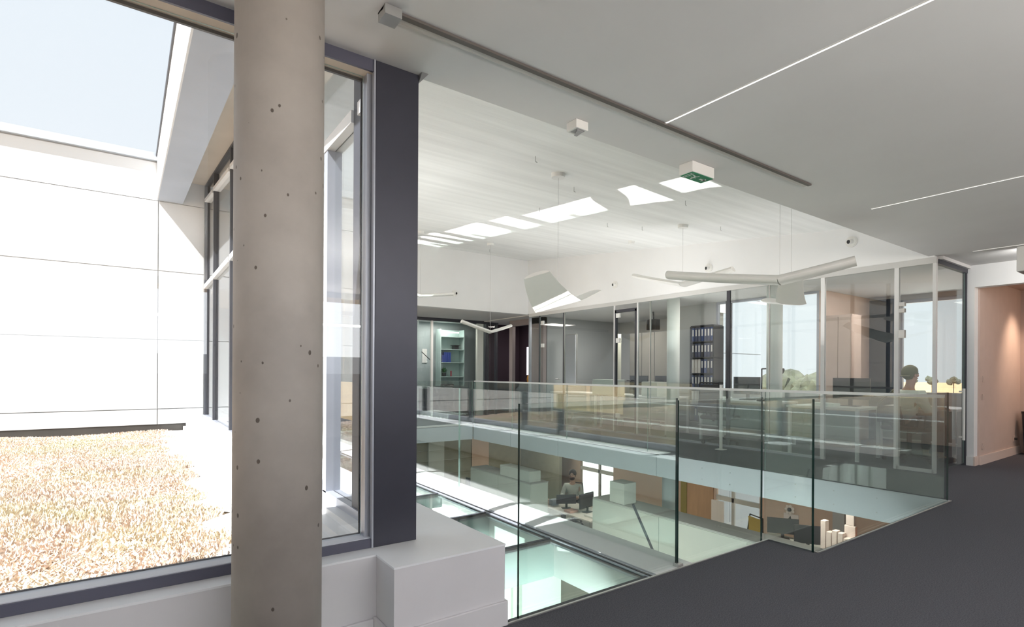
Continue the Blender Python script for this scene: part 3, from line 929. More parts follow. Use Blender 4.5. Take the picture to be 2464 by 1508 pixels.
t = thing('ceiling_sensor', 'small square white sensor box under the flat ceiling edge', 'sensor', (2.09, 2.32, 2.64))
part('housing', 2.046, 2.138, 2.275, 2.36, 2.590, 2.6395, M_WPLAS, t, bevel=.003)
B().prism([(2.06, 2.285, 2.589), (2.12, 2.285, 2.589), (2.12, 2.34, 2.589), (2.06, 2.34, 2.589)], (0, 0, -.002)).prism([(2.068, 2.29, 2.587), (2.112, 2.29, 2.587), (2.10, 2.33, 2.572), (2.08, 2.33, 2.572)], (0, .002, -.004)).build('lens', mat('grey_lens', (.35, .35, .36), .3), t)

t = thing('ceiling_box', 'white boxy fitting hanging from the ceiling before the passage', 'light fitting', (7.95, 1.5, 2.64))
part('housing', 7.88, 8.14, 1.30, 1.612, 2.33, 2.60, M_WPLAS, t, bevel=.006)
part('bracket', 7.98, 8.04, 1.42, 1.48, 2.60, 2.6395, M_WPLAS, t)
part('diffuser', 7.90, 8.12, 1.32, 1.60, 2.322, 2.329, mat('grey_grille', (.25, .25, .25), .5), t)

for i, (x, y, lb) in enumerate(((3.11, 4.03, 'small wire hook in the sloping ceiling, nearest the post'), (4.08, 4.57, 'small wire hook in the sloping ceiling behind the round lamp rose'),
                                (4.49, 5.72, 'small wire hook in the sloping ceiling above the sun patches'), (6.24, 5.46, 'small wire hook left of the second lamp rose'),
                                (6.87, 4.56, 'small wire hook right of the second lamp rose'), (6.29, 9.76, 'small wire hook in the sloping ceiling, farthest from the camera'),
                                (5.35, 4.02, 'small wire hook at the gap between the sun patches'), (5.75, 5.7, 'small wire hook below the sun patches'))):
    z = zs(y)
    tag(B().tube((x, y, z), (x, y, z - .05), .004, 6).tube((x, y, z - .05), (x + .02, y, z - .055), .004, 6).build('ceiling_hook', M_STEEL, origin=(x, y, z)), lb, 'hook')
t = thing('smoke_detector', 'small white smoke detector on the sloping ceiling', 'detector', (7.1, 6.45, zs(6.45)))
B().tube((7.1, 6.45, zs(6.45)), (7.1, 6.45, zs(6.45) - .05), .06, 16, r1=.045).build('body', M_WPLAS, t)

# eyeball spots on the white walls
for (x, y, z, n, lb) in ((7.93, 3.28, 2.985, (-1, 0, 0), 'round white eyeball spotlight in the upper wall, nearest the passage, above the lamps'),
                         (7.93, 5.48, 2.97, (-1, 0, 0), 'round white eyeball spotlight in the upper wall behind the wing lamps'),
                         (7.93, 7.63, 2.97, (-1, 0, 0), 'round white eyeball spotlight in the upper wall right of the curved lamp'),
                         (5.88, 10.55, 2.955, (0, -1, 0), 'round white eyeball spotlight in the back wall at the left')):
    n = Vector(n); p = Vector((x, y, z))
    t = thing('wall_spotlight', lb, 'spotlight', tuple(p))
    B().tube(p, p + n * .012, .075, 24).tube(p + n * .012, p + n * .018, .062, 24).build('ring', M_WPLAS, t)
    aim = (n + Vector((0, .35, -.1)) if abs(n.x) else n + Vector((.3, 0, -.1))).normalized()
    B().tube(p + n * .01, p + n * .01 + aim * .05, .034, 16).build('eyeball', M_WPLAS, t)
    B().tube(p + n * .01 + aim * .05, p + n * .01 + aim * .053, .026, 16).build('lens', M_BLACK, t)


# ------------------------------------------------------------------ wing lamps
def wing_lamp(c, a, b, chord, label, rose=None, width=.30, thick=.06, tip=.70):
    """two curved wings a and b (tip points) that meet in a fold at c"""
    c, a, b = Vector(c), Vector(a), Vector(b)
    ch = Vector(chord).normalized()
    t = thing('wing_lamp', label, 'pendant lamp', tuple(c), 'white wing-shaped pendant lamps over the void')
    for tp in (a, b):
        d = tp - c
        L = d.length
        d.normalize()
        n = d.cross(ch)
        if n.z < 0:
            n = -n
        n.normalize()
        nu, nv = 12, 8
        vs, fs = [], []
        for side in (1, -1):
            for i in range(nu + 1):
                s = i / nu
                wd = width * (1 - (1 - tip) * s)
                for j in range(nv + 1):
                    q_ = -.5 + j / nv
                    curve = .10 * (s * s) * L * .35 + .06 * (1 - s) * (1 - s) * L * 0
                    camber = -.10 * (q_ * q_) * width
                    th = thick * .5 * (1 - .9 * (abs(2 * q_)) ** 3.5)
                    sweep = ch * (s * s * .10 * L)
                    p = c + d * (s * L) + ch * (q_ * wd) + sweep + n * (curve + camber + side * th)
                    vs.append(p)
        m = (nu + 1) * (nv + 1)
        for i in range(nu):
            for j in range(nv):
                k = i * (nv + 1) + j
                fs.append((k, k + nv + 1, k + nv + 2, k + 1))
                fs.append((m + k, m + k + 1, m + k + nv + 2, m + k + nv + 1))
        for i in range(nu):
            k = i * (nv + 1)
            fs.append((k, m + k, m + k + nv + 1, k + nv + 1))
            k += nv
            fs.append((k, k + nv + 1, m + k + nv + 1, m + k))
        for j in range(nv):
            k = nu * (nv + 1) + j
            fs.append((k, m + k, m + k + 1, k + 1))
            k = j
            fs.append((k, k + 1, m + k + 1, m + k))
        o = mobj('wing', vs, fs, M_LAMP, t, smooth=True)
        md = o.modifiers.new('edge', 'EDGE_SPLIT'); md.split_angle = math.radians(60)
    zt = zs(c.y)
    B().tube(c + Vector((0, 0, .01)), (c.x, c.y, zt - .03), .0018, 6).build('cable', M_STEEL, t)
    B().tube((c.x, c.y, zt - .045), (c.x, c.y, zt + .01), .07, 24, r1=.075).build('ceiling_rose', M_WPLAS, t)
    return t


wing_lamp((3.62, 4.30, 1.90), (2.92, 3.88, 2.04), (4.50, 4.86, 2.12), (.55, -.80, .22), 'white curved wing lamp seen end-on, nearest the dark post', width=.50, thick=.03, tip=.50)
wing_lamp((6.48, 4.91, 2.48), (6.20, 5.62, 2.66), (6.62, 4.22, 2.60), (1, .3, 0), 'white wing lamp behind the widest one, low in front of an eyeball spotlight')
wing_lamp((5.00, 2.69, 2.085), (4.60, 3.72, 2.215), (5.26, 2.14, 2.20), (1, .35, 0), 'widest white wing lamp, spread from left to right before the far glazing', width=.28, thick=.085)
wing_lamp((5.85, 3.02, 1.98), (6.20, 3.52, 2.06), (5.45, 2.86, 2.17), (.5, -.8, -.12), 'grey-looking wing lamp seen from below, under the widest lamp', width=.30)
wing_lamp((5.83, 9.0, 2.00), (5.18, 9.0, 2.16), (6.36, 9.0, 2.14), (.3, 1, 0), 'small far white wing lamp in front of the back office', width=.26)
wing_lamp((4.30, 9.0, 2.60), (3.60, 9.0, 2.72), (5.00, 9.0, 2.67), (.3, 1, 0), 'far white wing lamp half hidden behind the dark post', width=.26)
# unseen fill added low in the void to lift the sloping ceiling
for x, y, z, e in ((2.3, 5.8, 1.7, 12), (7.0, 6.0, 1.6, 22), (4.7, 7.2, 1.6, 13), (7.0, 8.4, 1.6, 11), (6.9, 3.6, 1.6, 10), (3.2, 8.6, 1.6, 7)):
    add_light('void_ceiling_fill', 'AREA', (x, y, z), (0.02, 0, 1), e, (1.0, .985, .96), (1.5, 1.0))

# ------------------------------------------------------------------ upper offices: furniture
def shelf(name, label, x, y0, y1, z0, z1, n, m, depth=.32):
    t = thing(name, label, 'shelf', (x, (y0 + y1) / 2, z0))
    part('side_panel', x, x + depth, y0, y0 + .02, z0, z1, m, t)
    part('side_panel', x, x + depth, y1 - .02, y1, z0, z1, m, t)
    part('back_panel', x + depth - .01, x + depth, y0 + .02, y1 - .02, z0, z1, m, t)
    for i in range(n + 1):
        z = z0 + (z1 - z0) * i / n
        part('shelf_board', x, x + depth - .01, y0 + .02, y1 - .02, z, z + .02, m, t)
    return t


shelf('binder_shelf', 'black shelf full of binders behind the glass partition', 9.08, 6.16, 6.70, .25, 2.12, 6, M_BLACK)
bcol = [mat('binder_navy', (.05, .06, .12), .5), mat('binder_charcoal', (.06, .06, .07), .5), mat('binder_blue', (.05, .08, .20), .5), mat('binder_white', (.62, .58, .55), .5)]
M_LBL = mat('binder_label', (.7, .68, .66), .6)
brow = ['topmost', 'second', 'third', 'fourth', 'fifth', 'lowest']
for r in range(6):
    z = .25 + 1.87 * r / 6 + .0205
    for k in range(7):
        if r == 0 and k > 5:
            continue
        y = 6.19 + k * .070
        cm = bcol[0 if r in (4, 5) and k % 3 else (3 if r in (3, 1) and k > 3 else (k * 7 + r) % 3)]
        cn = {'binder_navy': 'navy', 'binder_charcoal': 'charcoal', 'binder_blue': 'blue', 'binder_white': 'pale'}[cm.name]
        e = thing('binder', '%s binder, %s from the right on the %s board of the black shelf' % (cn, ['first','second','third','fourth','fifth','sixth','seventh'][k], brow[5 - r]), 'binder', (9.12, y, z), 'binders on the %s board' % brow[5 - r])
        cv = B().box(9.10, 9.36, y, y + .058, z, z + .265).build('cover', cm, e)
        B().box(9.097, 9.10, y + .014, y + .044, z + .10, z + .23).build('spine_label', M_LBL, cv)

# tall pink cabinet and things in the end office
t = thing('tall_cabinet', 'tall pale pink cabinet in front of the navy wall', 'cabinet', (9.6, 4.1, 0))
part('body', 9.46, 9.79, 3.90, 4.315, 0, 2.17, M_PINK, t)
part('door', 9.445, 9.459, 4.11, 4.31, .05, 2.14, M_PINK, t)
part('door', 9.445, 9.459, 3.905, 4.102, .05, 2.14, M_PINK, t)


def bench(y0, y1, x, label, under=True):
    t = thing('desk', label, 'desk', (x, (y0 + y1) / 2, 0), 'long white desks along the glass partition')
    part('desktop', x, x + .75, y0, y1, .70, .73, M_WHITEM, t)
    part('modesty_panel', x + .05, x + .07, y0 + .03, y1 - .03, .27, .69, mat('grey_green_panel', (.28, .33, .30), .6), t)
    part('rail', x, x + .03, y0, y1, .25, .27, M_WHITEM, t)
    for yy in (y0 + .04, y1 - .04):
        for xx in (x + .03, x + .70):
            part('leg', xx - .02, xx + .02, yy - .02, yy + .02, 0, .70, M_WHITEM, t)
    return t


bench(3.22, 4.22, 8.05, 'white-edged desk behind the glass partition nearest the passage')
bench(2.44, 3.40, 9.08, 'white-edged desk in front of the person with the cap')
bench(4.62, 6.05, 8.45, 'white-edged desk behind the glass partition between the two pale columns')
bench(6.75, 8.6, 8.45, 'white-edged desk behind the glass door')
bench(8.7, 10.3, 8.45, 'white-edged desk in the far corner office')


def monitor(x, y, z, face, label, w_=.5, h_=.31, group=None, m=None):
    """face: angle of the screen normal in the xy plane"""
    t = thing('monitor', label, 'monitor', (x, y, z), group)
    d = Vector((math.cos(face), math.sin(face), 0)); s = Vector((-d.y, d.x, 0)); u = Vector((0, 0, 1))
    def sl(c, a, b, e, nm, mt, par=None):
        c = Vector(c)
        vs = [c + s * i * a + d * j * b + u * k * e for k in (-1, 1) for i, j in ((-1, -1), (1, -1), (1, 1), (-1, 1))]
        fs = [(0, 3, 2, 1), (4, 5, 6, 7), (0, 1, 5, 4), (1, 2, 6, 5), (2, 3, 7, 6), (3, 0, 4, 7)]
        return mobj(nm, vs, fs, mt, par or t)
    cz = z + .10 + h_ / 2
    hs = sl((x, y, cz), w_ / 2, .015, h_ / 2, 'housing', m or M_SCREEN)
    sl(Vector((x, y, cz)) + d * .0165, w_ / 2 - .012, .001, h_ / 2 - .012, 'screen', mat('screen_glass', (.04, .045, .05), .2) if 'screen_glass' not in bpy.data.materials else bpy.data.materials['screen_glass'], hs)
    sl(Vector((x, y, z + .07)) - d * .03, .025, .012, .07, 'stand', M_BLACK)
    sl(Vector((x, y, z + .006)) - d * .02, .11, .08, .006, 'foot', M_BLACK)
    return t


monitor(8.6, 3.55, .73, 0, 'dark monitor on the desk nearest the passage')
monitor(8.95, 5.4, .73, math.pi, 'dark monitor on the desk between the pale columns')
monitor(8.95, 7.9, .73, math.pi, 'dark monitor on the desk behind the glass door')
monitor(8.95, 7.2, .73, 0, 'dark monitor on the desk behind the glass door, seen from its back')
tag(B().box(9.62, 9.64, 8.03, 8.28, 2.18, 2.42).box(9.62, 9.80, 8.03, 8.28, 2.18, 2.42).box(9.69, 9.73, 8.14, 8.17, 2.42, 2.599).build('loudspeaker', M_BLACK, bevel=.01), 'black box loudspeaker high up in the middle office', 'loudspeaker')
tag(B().box(9.62, 9.78, 9.2, 9.30, .0, 2.15).build('roller_blind', mat('cream_blind', (.55, .56, .47), .8)), 'narrow cream blind hanging in the middle office', 'blind')
# wall opposite the doors: grey-brown blinds
for i in range(5):
    y = 7.50 + i * .40
    tag(B().box(10.4, 10.43, y, y + .385, .0, 2.2).build('blind_panel', M_GREYW), 'flat taupe blind panel on the rear wall of the middle office', 'blind', 'taupe blind panels')
# pictures / glazed office door
t = thing('white_board', 'white board leaning inside the corner office', 'board', (8.9, 10.2, 0))
part('frame', 8.90, 8.93, 9.85, 10.25, .85, 2.15, M_STEEL, t)
part('panel', 8.88, 8.90, 9.87, 10.23, .87, 2.13, mat('lilac_white', (.62, .63, .68), .6), t)

# desk lamp etc. between the columns
t = thing('desk_lamp', 'black angled desk lamp at the desk between the pale columns', 'lamp', (8.7, 5.0, .73))
B().tube((8.7, 4.98, .73), (8.7, 4.98, .76), .08, 16).build('base', M_BLACK, t)
B().tube((8.7, 4.98, .76), (8.7, 4.98, 1.28), .012, 8).build('arm', M_BLACK, t)
B().tube((8.7, 4.98, 1.28), (8.7, 4.72, 1.29), .012, 8).tube((8.7, 4.74, 1.28), (8.7, 4.62, 1.24), .03, 12, r1=.05).build('lamp_head', M_BLACK, t)
for i, (y, lb) in enumerate(((3.75, 'stack of white paper on the desk nearest the passage'), (5.75, 'stack of white paper on the desk between the pale columns'))):
    x = 8.15 if i == 0 else 8.6
    t = thing('paper_stack', lb, 'paper', (x, y, .73))
    for k in range(4):
        part('sheet', x + .003 * k, x + .21 + .003 * k, y - .15 + .004 * (k % 2), y + .15 + .004 * (k % 2), .731 + k * .012, .742 + k * .012, M_WHITEP, t)
tag(B().box(8.0, 8.35, 7.75, 8.35, .74, 1.06).build('document_tray', M_PALE, bevel=.01), 'pale square document box left of the glass door', 'box')
tag(B().box(8.46, 8.8, 7.0, 7.4, .731, 1.02).build('document_tray', M_PALE, bevel=.01), 'pale square document box behind the glass door', 'box')

# office chairs upstairs
def office_chair(x, y, z, yaw, label, m_seat, m_back, group=None, top=1.04):
    t = thing('office_chair', label, 'chair', (x, y, z), group)
    R = Matrix.Rotation(yaw, 3, 'Z')
    P = lambda a, b, c: tuple(Vector((x, y, z)) + R @ Vector((a, b, c)))
    def bx(nm, x0, x1, y0, y1, z0, z1, m, par=t, bev=0):
        b = B().box(x0, x1, y0, y1, z0, z1)
        b.v = [P(*v) for v in b.v]
        return b.build(nm, m, par, bevel=bev)
    bx('seat', -.24, .24, -.24, .24, .42, .49, m_seat, bev=.03)
    b = B()
    for i in range(6):
        for sg in (0, 1):
            zz_ = .56 + i * (top - .59) / 5; xx = -.26 - .03 * math.sin(i / 5 * math.pi) - sg * .03
            b.v += [P(xx, -.22 + .01 * i, zz_), P(xx, .22 - .01 * i, zz_)]
    for i in range(5):
        k = i * 4
        b.f += [(k, k + 1, k + 5, k + 4), (k + 2, k + 6, k + 7, k + 3), (k, k + 4, k + 6, k + 2), (k + 1, k + 3, k + 7, k + 5)]; b.m += [0] * 4
    b.f += [(0, 2, 3, 1), (20, 21, 23, 22)]; b.m += [0, 0]
    b.build('backrest', m_back, t)
    f = B()
    for s_ in (-1, 1):
        f.tube(P(-.27, s_ * .23, .54), P(-.31, s_ * .18, top), .013, 8)
    f.tube(P(-.31, -.18, 1.04), P(-.31, .18, top), .013, 8).tube(P(-.27, -.23, .54), P(-.27, .23, .54), .013, 8).tube(P(-.27, 0, .54), P(-.18, 0, .40), .02, 8)
    f.build('back_frame', M_BLACK, t)
    B().tube(P(0, 0, .10), P(0, 0, .42), .03, 10).build('gas_spring', M_BLACK, t)
    for k in range(5):
        a = k * 2 * math.pi / 5
        B().tube(P(0, 0, .11), P(.28 * math.cos(a), .28 * math.sin(a), .07), .02, 6, r1=.013).build('leg', M_BLACK, t)
        B().sphere(P(.28 * math.cos(a), .28 * math.sin(a), .035), .034, 8, 6).build('caster', M_BLACK, t)
    for s_ in (-1, 1):
        B().tube(P(.0, s_ * .25, .45), P(-.02, s_ * .29, .66), .013, 6).tube(P(-.14, s_ * .29, .67), P(.12, s_ * .29, .67), .018, 6).build('armrest', M_BLACK, t)
    return t


office_chair(8.72, 2.87, 0, -0.55, 'black office chair the person with the cap sits on', M_BLACK, M_BLACK, top=.80)
office_chair(8.15, 5.4, 0, 0, 'black office chair at the desk between the pale columns', M_BLACK, M_BLACK)
office_chair(9.3, 7.6, 0, math.pi, 'black office chair at the desk behind the glass door', M_BLACK, M_BLACK)

# corner office at the back left: cabinets, shelf and small things
t = thing('sideboard', 'low black cabinet in the back office behind the glass', 'cabinet', (6.9, 13.1, 0))
part('body', 6.1, 7.75, 13.05, 13.5, 0, .72, M_BLACK, t)
part('top', 6.08, 7.77, 13.03, 13.52, .72, .74, M_DARK2, t)
t = thing('wall_shelf_unit', 'pale green shelf unit with blue files in the back office', 'shelf', (7.35, 13.4, .74))
M_PG = mat('pale_green_shelf', (.42, .54, .52), .6)
for z in (1.05, 1.45, 1.82, 2.18):
    part('shelf_board', 7.05, 7.78, 13.40, 13.68, z, z + .02, M_PG, t)
part('back_panel', 7.03, 7.8, 13.68, 13.70, .8, 2.4, M_PG, t)
for x in (7.03, 7.78):
    part('side_panel', x, x + .02, 13.40, 13.68, .8, 2.4, M_PG, t)
for k in range(5):
    tag(B().box(7.10 + k * .055, 7.15 + k * .055, 13.42, 13.62, 1.4705, 1.75 - (.08 if k == 0 else 0)).build('file', mat('blue_file', (.03, .06, .28), .5) if k == 0 else bpy.data.materials['blue_file']), 'dark blue file on the shelf in the back office', 'file', 'blue files in the back office')
t = thing('potted_plant', 'small bushy green plant on the back office shelf', 'plant', (7.2, 13.5, 1.07))
B().tube((7.2, 13.5, 1.0705), (7.2, 13.5, 1.17), .05, 12, r1=.06).build('pot', M_BLACK, t)
b = B()
for k in range(46):
    a = random.uniform(0, 6.28); e = random.uniform(.2, 1.4); L = random.uniform(.08, .17)
    d = Vector((math.cos(a) * math.cos(e), math.sin(a) * math.cos(e), math.sin(e)))
    s_ = d.cross(Vector((0, 0, 1))).normalized() * .025
    o_ = Vector((7.2, 13.5, 1.17))
    b.poly([o_ + d * L * .3 - s_ * .3, o_ + d * L * .7 - s_, o_ + d * L, o_ + d * L * .7 + s_])
b.build('leaves', mat('green_leaves', (.05, .20, .06), .6), t)
tag(B().tube((7.42, 13.5, 1.0705), (7.42, 13.5, 1.20), .022, 10).sphere((7.42, 13.5, 1.21), .025).build('bottle', mat('dull_red_plastic', (.35, .05, .08), .5)), 'small red bottle beside the plant in the back office', 'bottle')
tag(B().box(7.50, 7.64, 13.45, 13.6, 1.8405, 1.95).box(7.46, 7.68, 13.43, 13.62, 1.95, 1.965).build('storage_box', M_SCREEN), 'small grey box on the top board in the back office', 'box')
tag(B().tube((6.55, 13.6, 1.75), (6.85, 13.6, 1.5), .012, 6).tube((6.85, 13.6, 1.5), (6.85, 13.6, .76), .012, 6).tube((6.85, 13.6, .741), (6.85, 13.6, .76), .09, 16).build('floor_lamp', M_BLACK), 'black bent-arm lamp on the low cabinet in the back office', 'lamp')
tag(B().box(6.7, 6.85, 13.88, 13.895, 1.45, 1.85).build('notice', M_WPLAS), 'small white notice on the back office wall', 'notice')
tag(B().box(7.0, 7.3, 13.1, 13.35, .7405, .86).build('desk_phone', M_BLACK, bevel=.02), 'black desk telephone on the low cabinet in the back office', 'telephone')
tag(B().tube((9.3, 12.2, 0), (9.3, 12.2, .9), .03, 8).sphere((9.3, 12.2, 1.0), .13, 12, 8, scale=(1, 1, 1.3)).build('orange_lamp', mat('amber_glass', (.85, .42, .08), .4)), 'small amber lamp in the plum doorway', 'lamp')

# passage: switches and socket, dark chair edge
for z, lb in ((1.14, 'upper light switch on the pink passage wall'), (.90, 'lower light switch on the pink passage wall')):
    t = thing('light_switch', lb, 'switch', (9.35, 2.238, z))
    part('plate', 9.30, 9.38, 2.230, 2.2398, z - .04, z + .04, M_PINK, t, bevel=.002)
    part('rocker', 9.32, 9.36, 2.226, 2.230, z - .02, z + .02, M_PINK, t)
for x, lb in ((9.35, 'power socket low on the passage wall near the opening'), (10.85, 'power socket with a plug low on the passage wall at its far end')):
    t = thing('power_socket', lb, 'socket', (x, 2.238, .24))
    part('plate', x - .04, x + .04, 2.230, 2.2398, .20, .28, M_PINK, t, bevel=.002)
    B().tube((x, 2.2295, .24), (x, 2.20 if x > 10 else 2.226, .24), .018, 10).build('plug', M_PINK if x < 10 else M_BLACK, t)
t = thing('dark_bin', 'dark grey waste bin at the far end of the passage', 'bin', (11.0, 2.05, 0))
B().tube((11.0, 2.03, .005), (11.0, 2.03, .62), .12, 20, r1=.15).build('body', M_DARK, t)
B().tube((11.0, 2.03, .62), (11.0, 2.03, .65), .155, 20).build('rim', M_BLACK, t)

# ------------------------------------------------------------------ lower floor: furniture
M_DESK = mat('white_desktop', (.78, .74, .70), .5)


def low_desk(x0, x1, y0, y1, label):
    t = thing('desk', label, 'desk', ((x0 + x1) / 2, (y0 + y1) / 2, ZL))
    zt = ZL + .74
    part('desktop', x0, x1, y0, y1, zt - .03, zt, M_DESK, t)
    for xx in (x0 + .04, x1 - .04):
        for yy in (y0 + .04, y1 - .04):
            part('leg', xx - .02, xx + .02, yy - .02, yy + .02, ZL, zt - .03, M_STEEL, t)
    return zt


zt = low_desk(8.2, 9.1, 8.6, 10.6, 'white desk of the bearded man on the lower floor')
monitor(8.70, 9.25, zt, math.radians(100), 'dark monitor on the bearded man\'s desk, the taller one', .52, .34)
monitor(8.55, 9.80, zt, math.radians(60), 'low dark laptop screen in front of the bearded man', .48, .22)
for k, (x, y, w_, d_, h_, c_, lb) in enumerate(((8.35, 10.42, .25, .2, .12, (.70, .52, .42), 'pinkish folder pile at the left end of the bearded man\'s desk'),
                                   (8.5, 10.2, .2, .14, .14, (.35, .40, .46), 'blue-grey box on the bearded man\'s desk'),
                                   (8.40, 9.45, .26, .22, .05, (.60, .38, .33), 'dull red papers on the bearded man\'s desk'),
                                   (8.5, 8.85, .22, .3, .04, (.85, .82, .80), 'white papers at the right end of the bearded man\'s desk'))):
    tag(B().box(x - w_ / 2, x + w_ / 2, y - d_ / 2, y + d_ / 2, zt + .0005, zt + h_).build('desk_item', mat('item_%d' % k, c_, .6), bevel=.006), lb, 'box' if k in (0, 1) else 'papers')
zt2 = low_desk(8.7, 10.0, 3.3, 5.6, 'white desk at the pink wall on the lower floor under the notch')
monitor(9.35, 4.95, zt2 + .35, math.radians(215), 'dark monitor on the lower desk, left of the pair', .50, .27)
monitor(9.15, 4.42, zt2 + .35, math.radians(215), 'dark monitor on the lower desk, right of the pair', .42, .30)
t = thing('monitor_riser', 'pale riser under the pair of monitors on the lower desk', 'stand', (9.3, 4.7, zt2))
part('top', 9.0, 9.6, 4.2, 5.3, zt2 + .33, zt2 + .3495, M_PALE, t)
part('side_panel', 9.0, 9.6, 4.2, 4.22, zt2, zt2 + .33, M_PALE, t)
part('side_panel', 9.0, 9.6, 5.28, 5.3, zt2, zt2 + .33, M_PALE, t)
M_CARD = mat('cream_card', (.84, .76, .72), .7)
cards = ['tallest', 'second', 'third', 'fourth', 'fifth', 'sixth']
for k in range(6):
    y = 4.12 - k * .085
    h_ = [.62, .46, .50, .48, .42, .44][k]
    tag(B().box(9.0, 9.12, y - .036, y + .036, zt2 + .0005, zt2 + .30 + h_).build('card_tower', M_CARD, bevel=.004), 'cream card model tower on the lower desk, %s from the monitors' % ('first' if k == 0 else cards[k]), 'model')
tag(B().box(9.13, 9.18, 3.72, 3.84, zt2 + .9, zt2 + 1.35).box(9.125, 9.2, 3.70, 3.86, zt2 + .0005, zt2 + .9).build('card_tower', M_CARD, bevel=.01), 'tall stepped cream card model rising behind the others', 'model')
t = thing('orange_globe', 'glossy orange-brown globe on the lower desk beside the card models', 'globe', (9.1, 3.50, zt2))
B().sphere((9.12, 3.50, zt2 + .70), .15, 20, 14).build('ball', mat('copper_orange', (.55, .20, .08), .25), t, smooth=True)
B().tube((9.12, 3.50, zt2 + .0005), (9.12, 3.50, zt2 + .56), .07, 16, r1=.05).build('base', M_SCREEN, t)
M_RUST = mat('reddish_card', (.50, .28, .22), .7)
tag(B().box(8.80, 8.985, 4.0, 4.19, zt2 + .0005, zt2 + .22).build('storage_box', M_RUST, bevel=.008), 'small reddish box on the lower desk below the card models', 'box')
# poster with a flower and a print on the pink wall
t = thing('wall_print', 'white print with a dark grey shape pinned to the pink lower wall', 'print', (XL - .01, 5.65, -1.7))
part('sheet', XL - .012, XL - .002, 5.50, 5.80, -2.02, -1.66, mat('print_white', (.78, .70, .70), .7), t)
B().poly([(XL - .0125, 5.60, -1.93), (XL - .0125, 5.72, -1.93), (XL - .0125, 5.72, -1.78), (XL - .0125, 5.66, -1.70)]).build('image', M_SCREEN, t)
b = B()
for k in range(7):
    a = k * 2 * math.pi / 7
    b.sphere((XL - .05, 5.66 + .07 * math.cos(a), -1.57 + .07 * math.sin(a)), .035, 8, 6, scale=(.5, 1, 1))
t2 = thing('paper_flower', 'pale paper flower fixed above the print on the pink lower wall', 'decoration', (XL - .05, 5.66, -1.57))
b.build('petals', M_CARD, t2)
B().sphere((XL - .06, 5.66, -1.57), .04, 10, 6).build('centre', M_SCREEN, t2)
zt3 = low_desk(7.0, 7.8, 11.4, 13.2, 'white desk at the far left of the lower floor')
monitor(7.45, 12.3, zt3, math.radians(200), 'dark monitor on the far left desk of the lower floor', .5, .32)
struct(B().box(8.35, 8.95, 13.86, 13.9, ZL, -.31).build('wall_lower_pink', bpy.data.materials['terracotta_pink_wall']))
struct(B().box(6.9, 7.4, 13.84, 13.9, ZL, -.31).build('trim_22', M_PALE))
M_YEL = mat('ochre_yellow_fabric', (.62, .45, .12), .8)
office_chair(9.75, 5.95, ZL + .15, math.radians(160), 'office chair with an ochre-yellow back on the lower floor before the window', M_BLACK, M_YEL)
office_chair(9.52, 10.63, ZL, math.radians(215), 'dark office chair of the bearded man on the lower floor', M_BLACK, M_BLACK)
tag(B().tube((4.45, 4.0, -.23), (4.83, 4.0, -.88), .014, 8).build('hanging_rod', M_DARK2), 'thin dark slanting rod hanging in the void', 'rod')
# white panel leaning by the lower window
tag(B().box(10.7, 10.74, 7.0, 7.3, ZL, ZL + 1.15).build('leaning_board', M_CARD), 'cream board standing before the right lower window', 'board')


# ------------------------------------------------------------------ people
def skin_body(name, pts, edges, root, mt, parent, sub=2, extra=None):
    me = bpy.data.meshes.new(name)
    off = ORG.get(parent.name, Vector())
    me.from_pydata([tuple(Vector(p[0]) - off) for p in pts], edges, [])
    o = bpy.data.objects.new(name, me)
    link(o)
    md = o.modifiers.new('skin', 'SKIN')
    sk = me.skin_vertices[0].data if me.skin_vertices else None
    if sk is None:
        bpy.context.view_layer.objects.active = o
        bpy.ops.object.select_all(action='DESELECT'); o.select_set(True)
        bpy.ops.mesh.customdata_skin_add()
        sk = me.skin_vertices[0].data
    for i, p in enumerate(pts):
        r = p[1]
        sk[i].radius = r if isinstance(r, tuple) else (r, r)
        sk[i].use_root = (i == root)
    s2 = o.modifiers.new('sub', 'SUBSURF'); s2.levels = sub; s2.render_levels = sub
    dg = bpy.context.evaluated_depsgraph_get()
    ev = o.evaluated_get(dg)
    nm = bpy.data.meshes.new_from_object(ev)
    C.objects.unlink(o); bpy.data.objects.remove(o)
    nm.materials.clear(); nm.materials.append(mt)
    nm.polygons.foreach_set('use_smooth', [True] * len(nm.polygons))
    r = bpy.data.objects.new(name, nm)
    link(r); r.parent = parent
    ORG[r.name] = off
    return r


M_SKIN = mat('skin', (.52, .33, .25), .6)


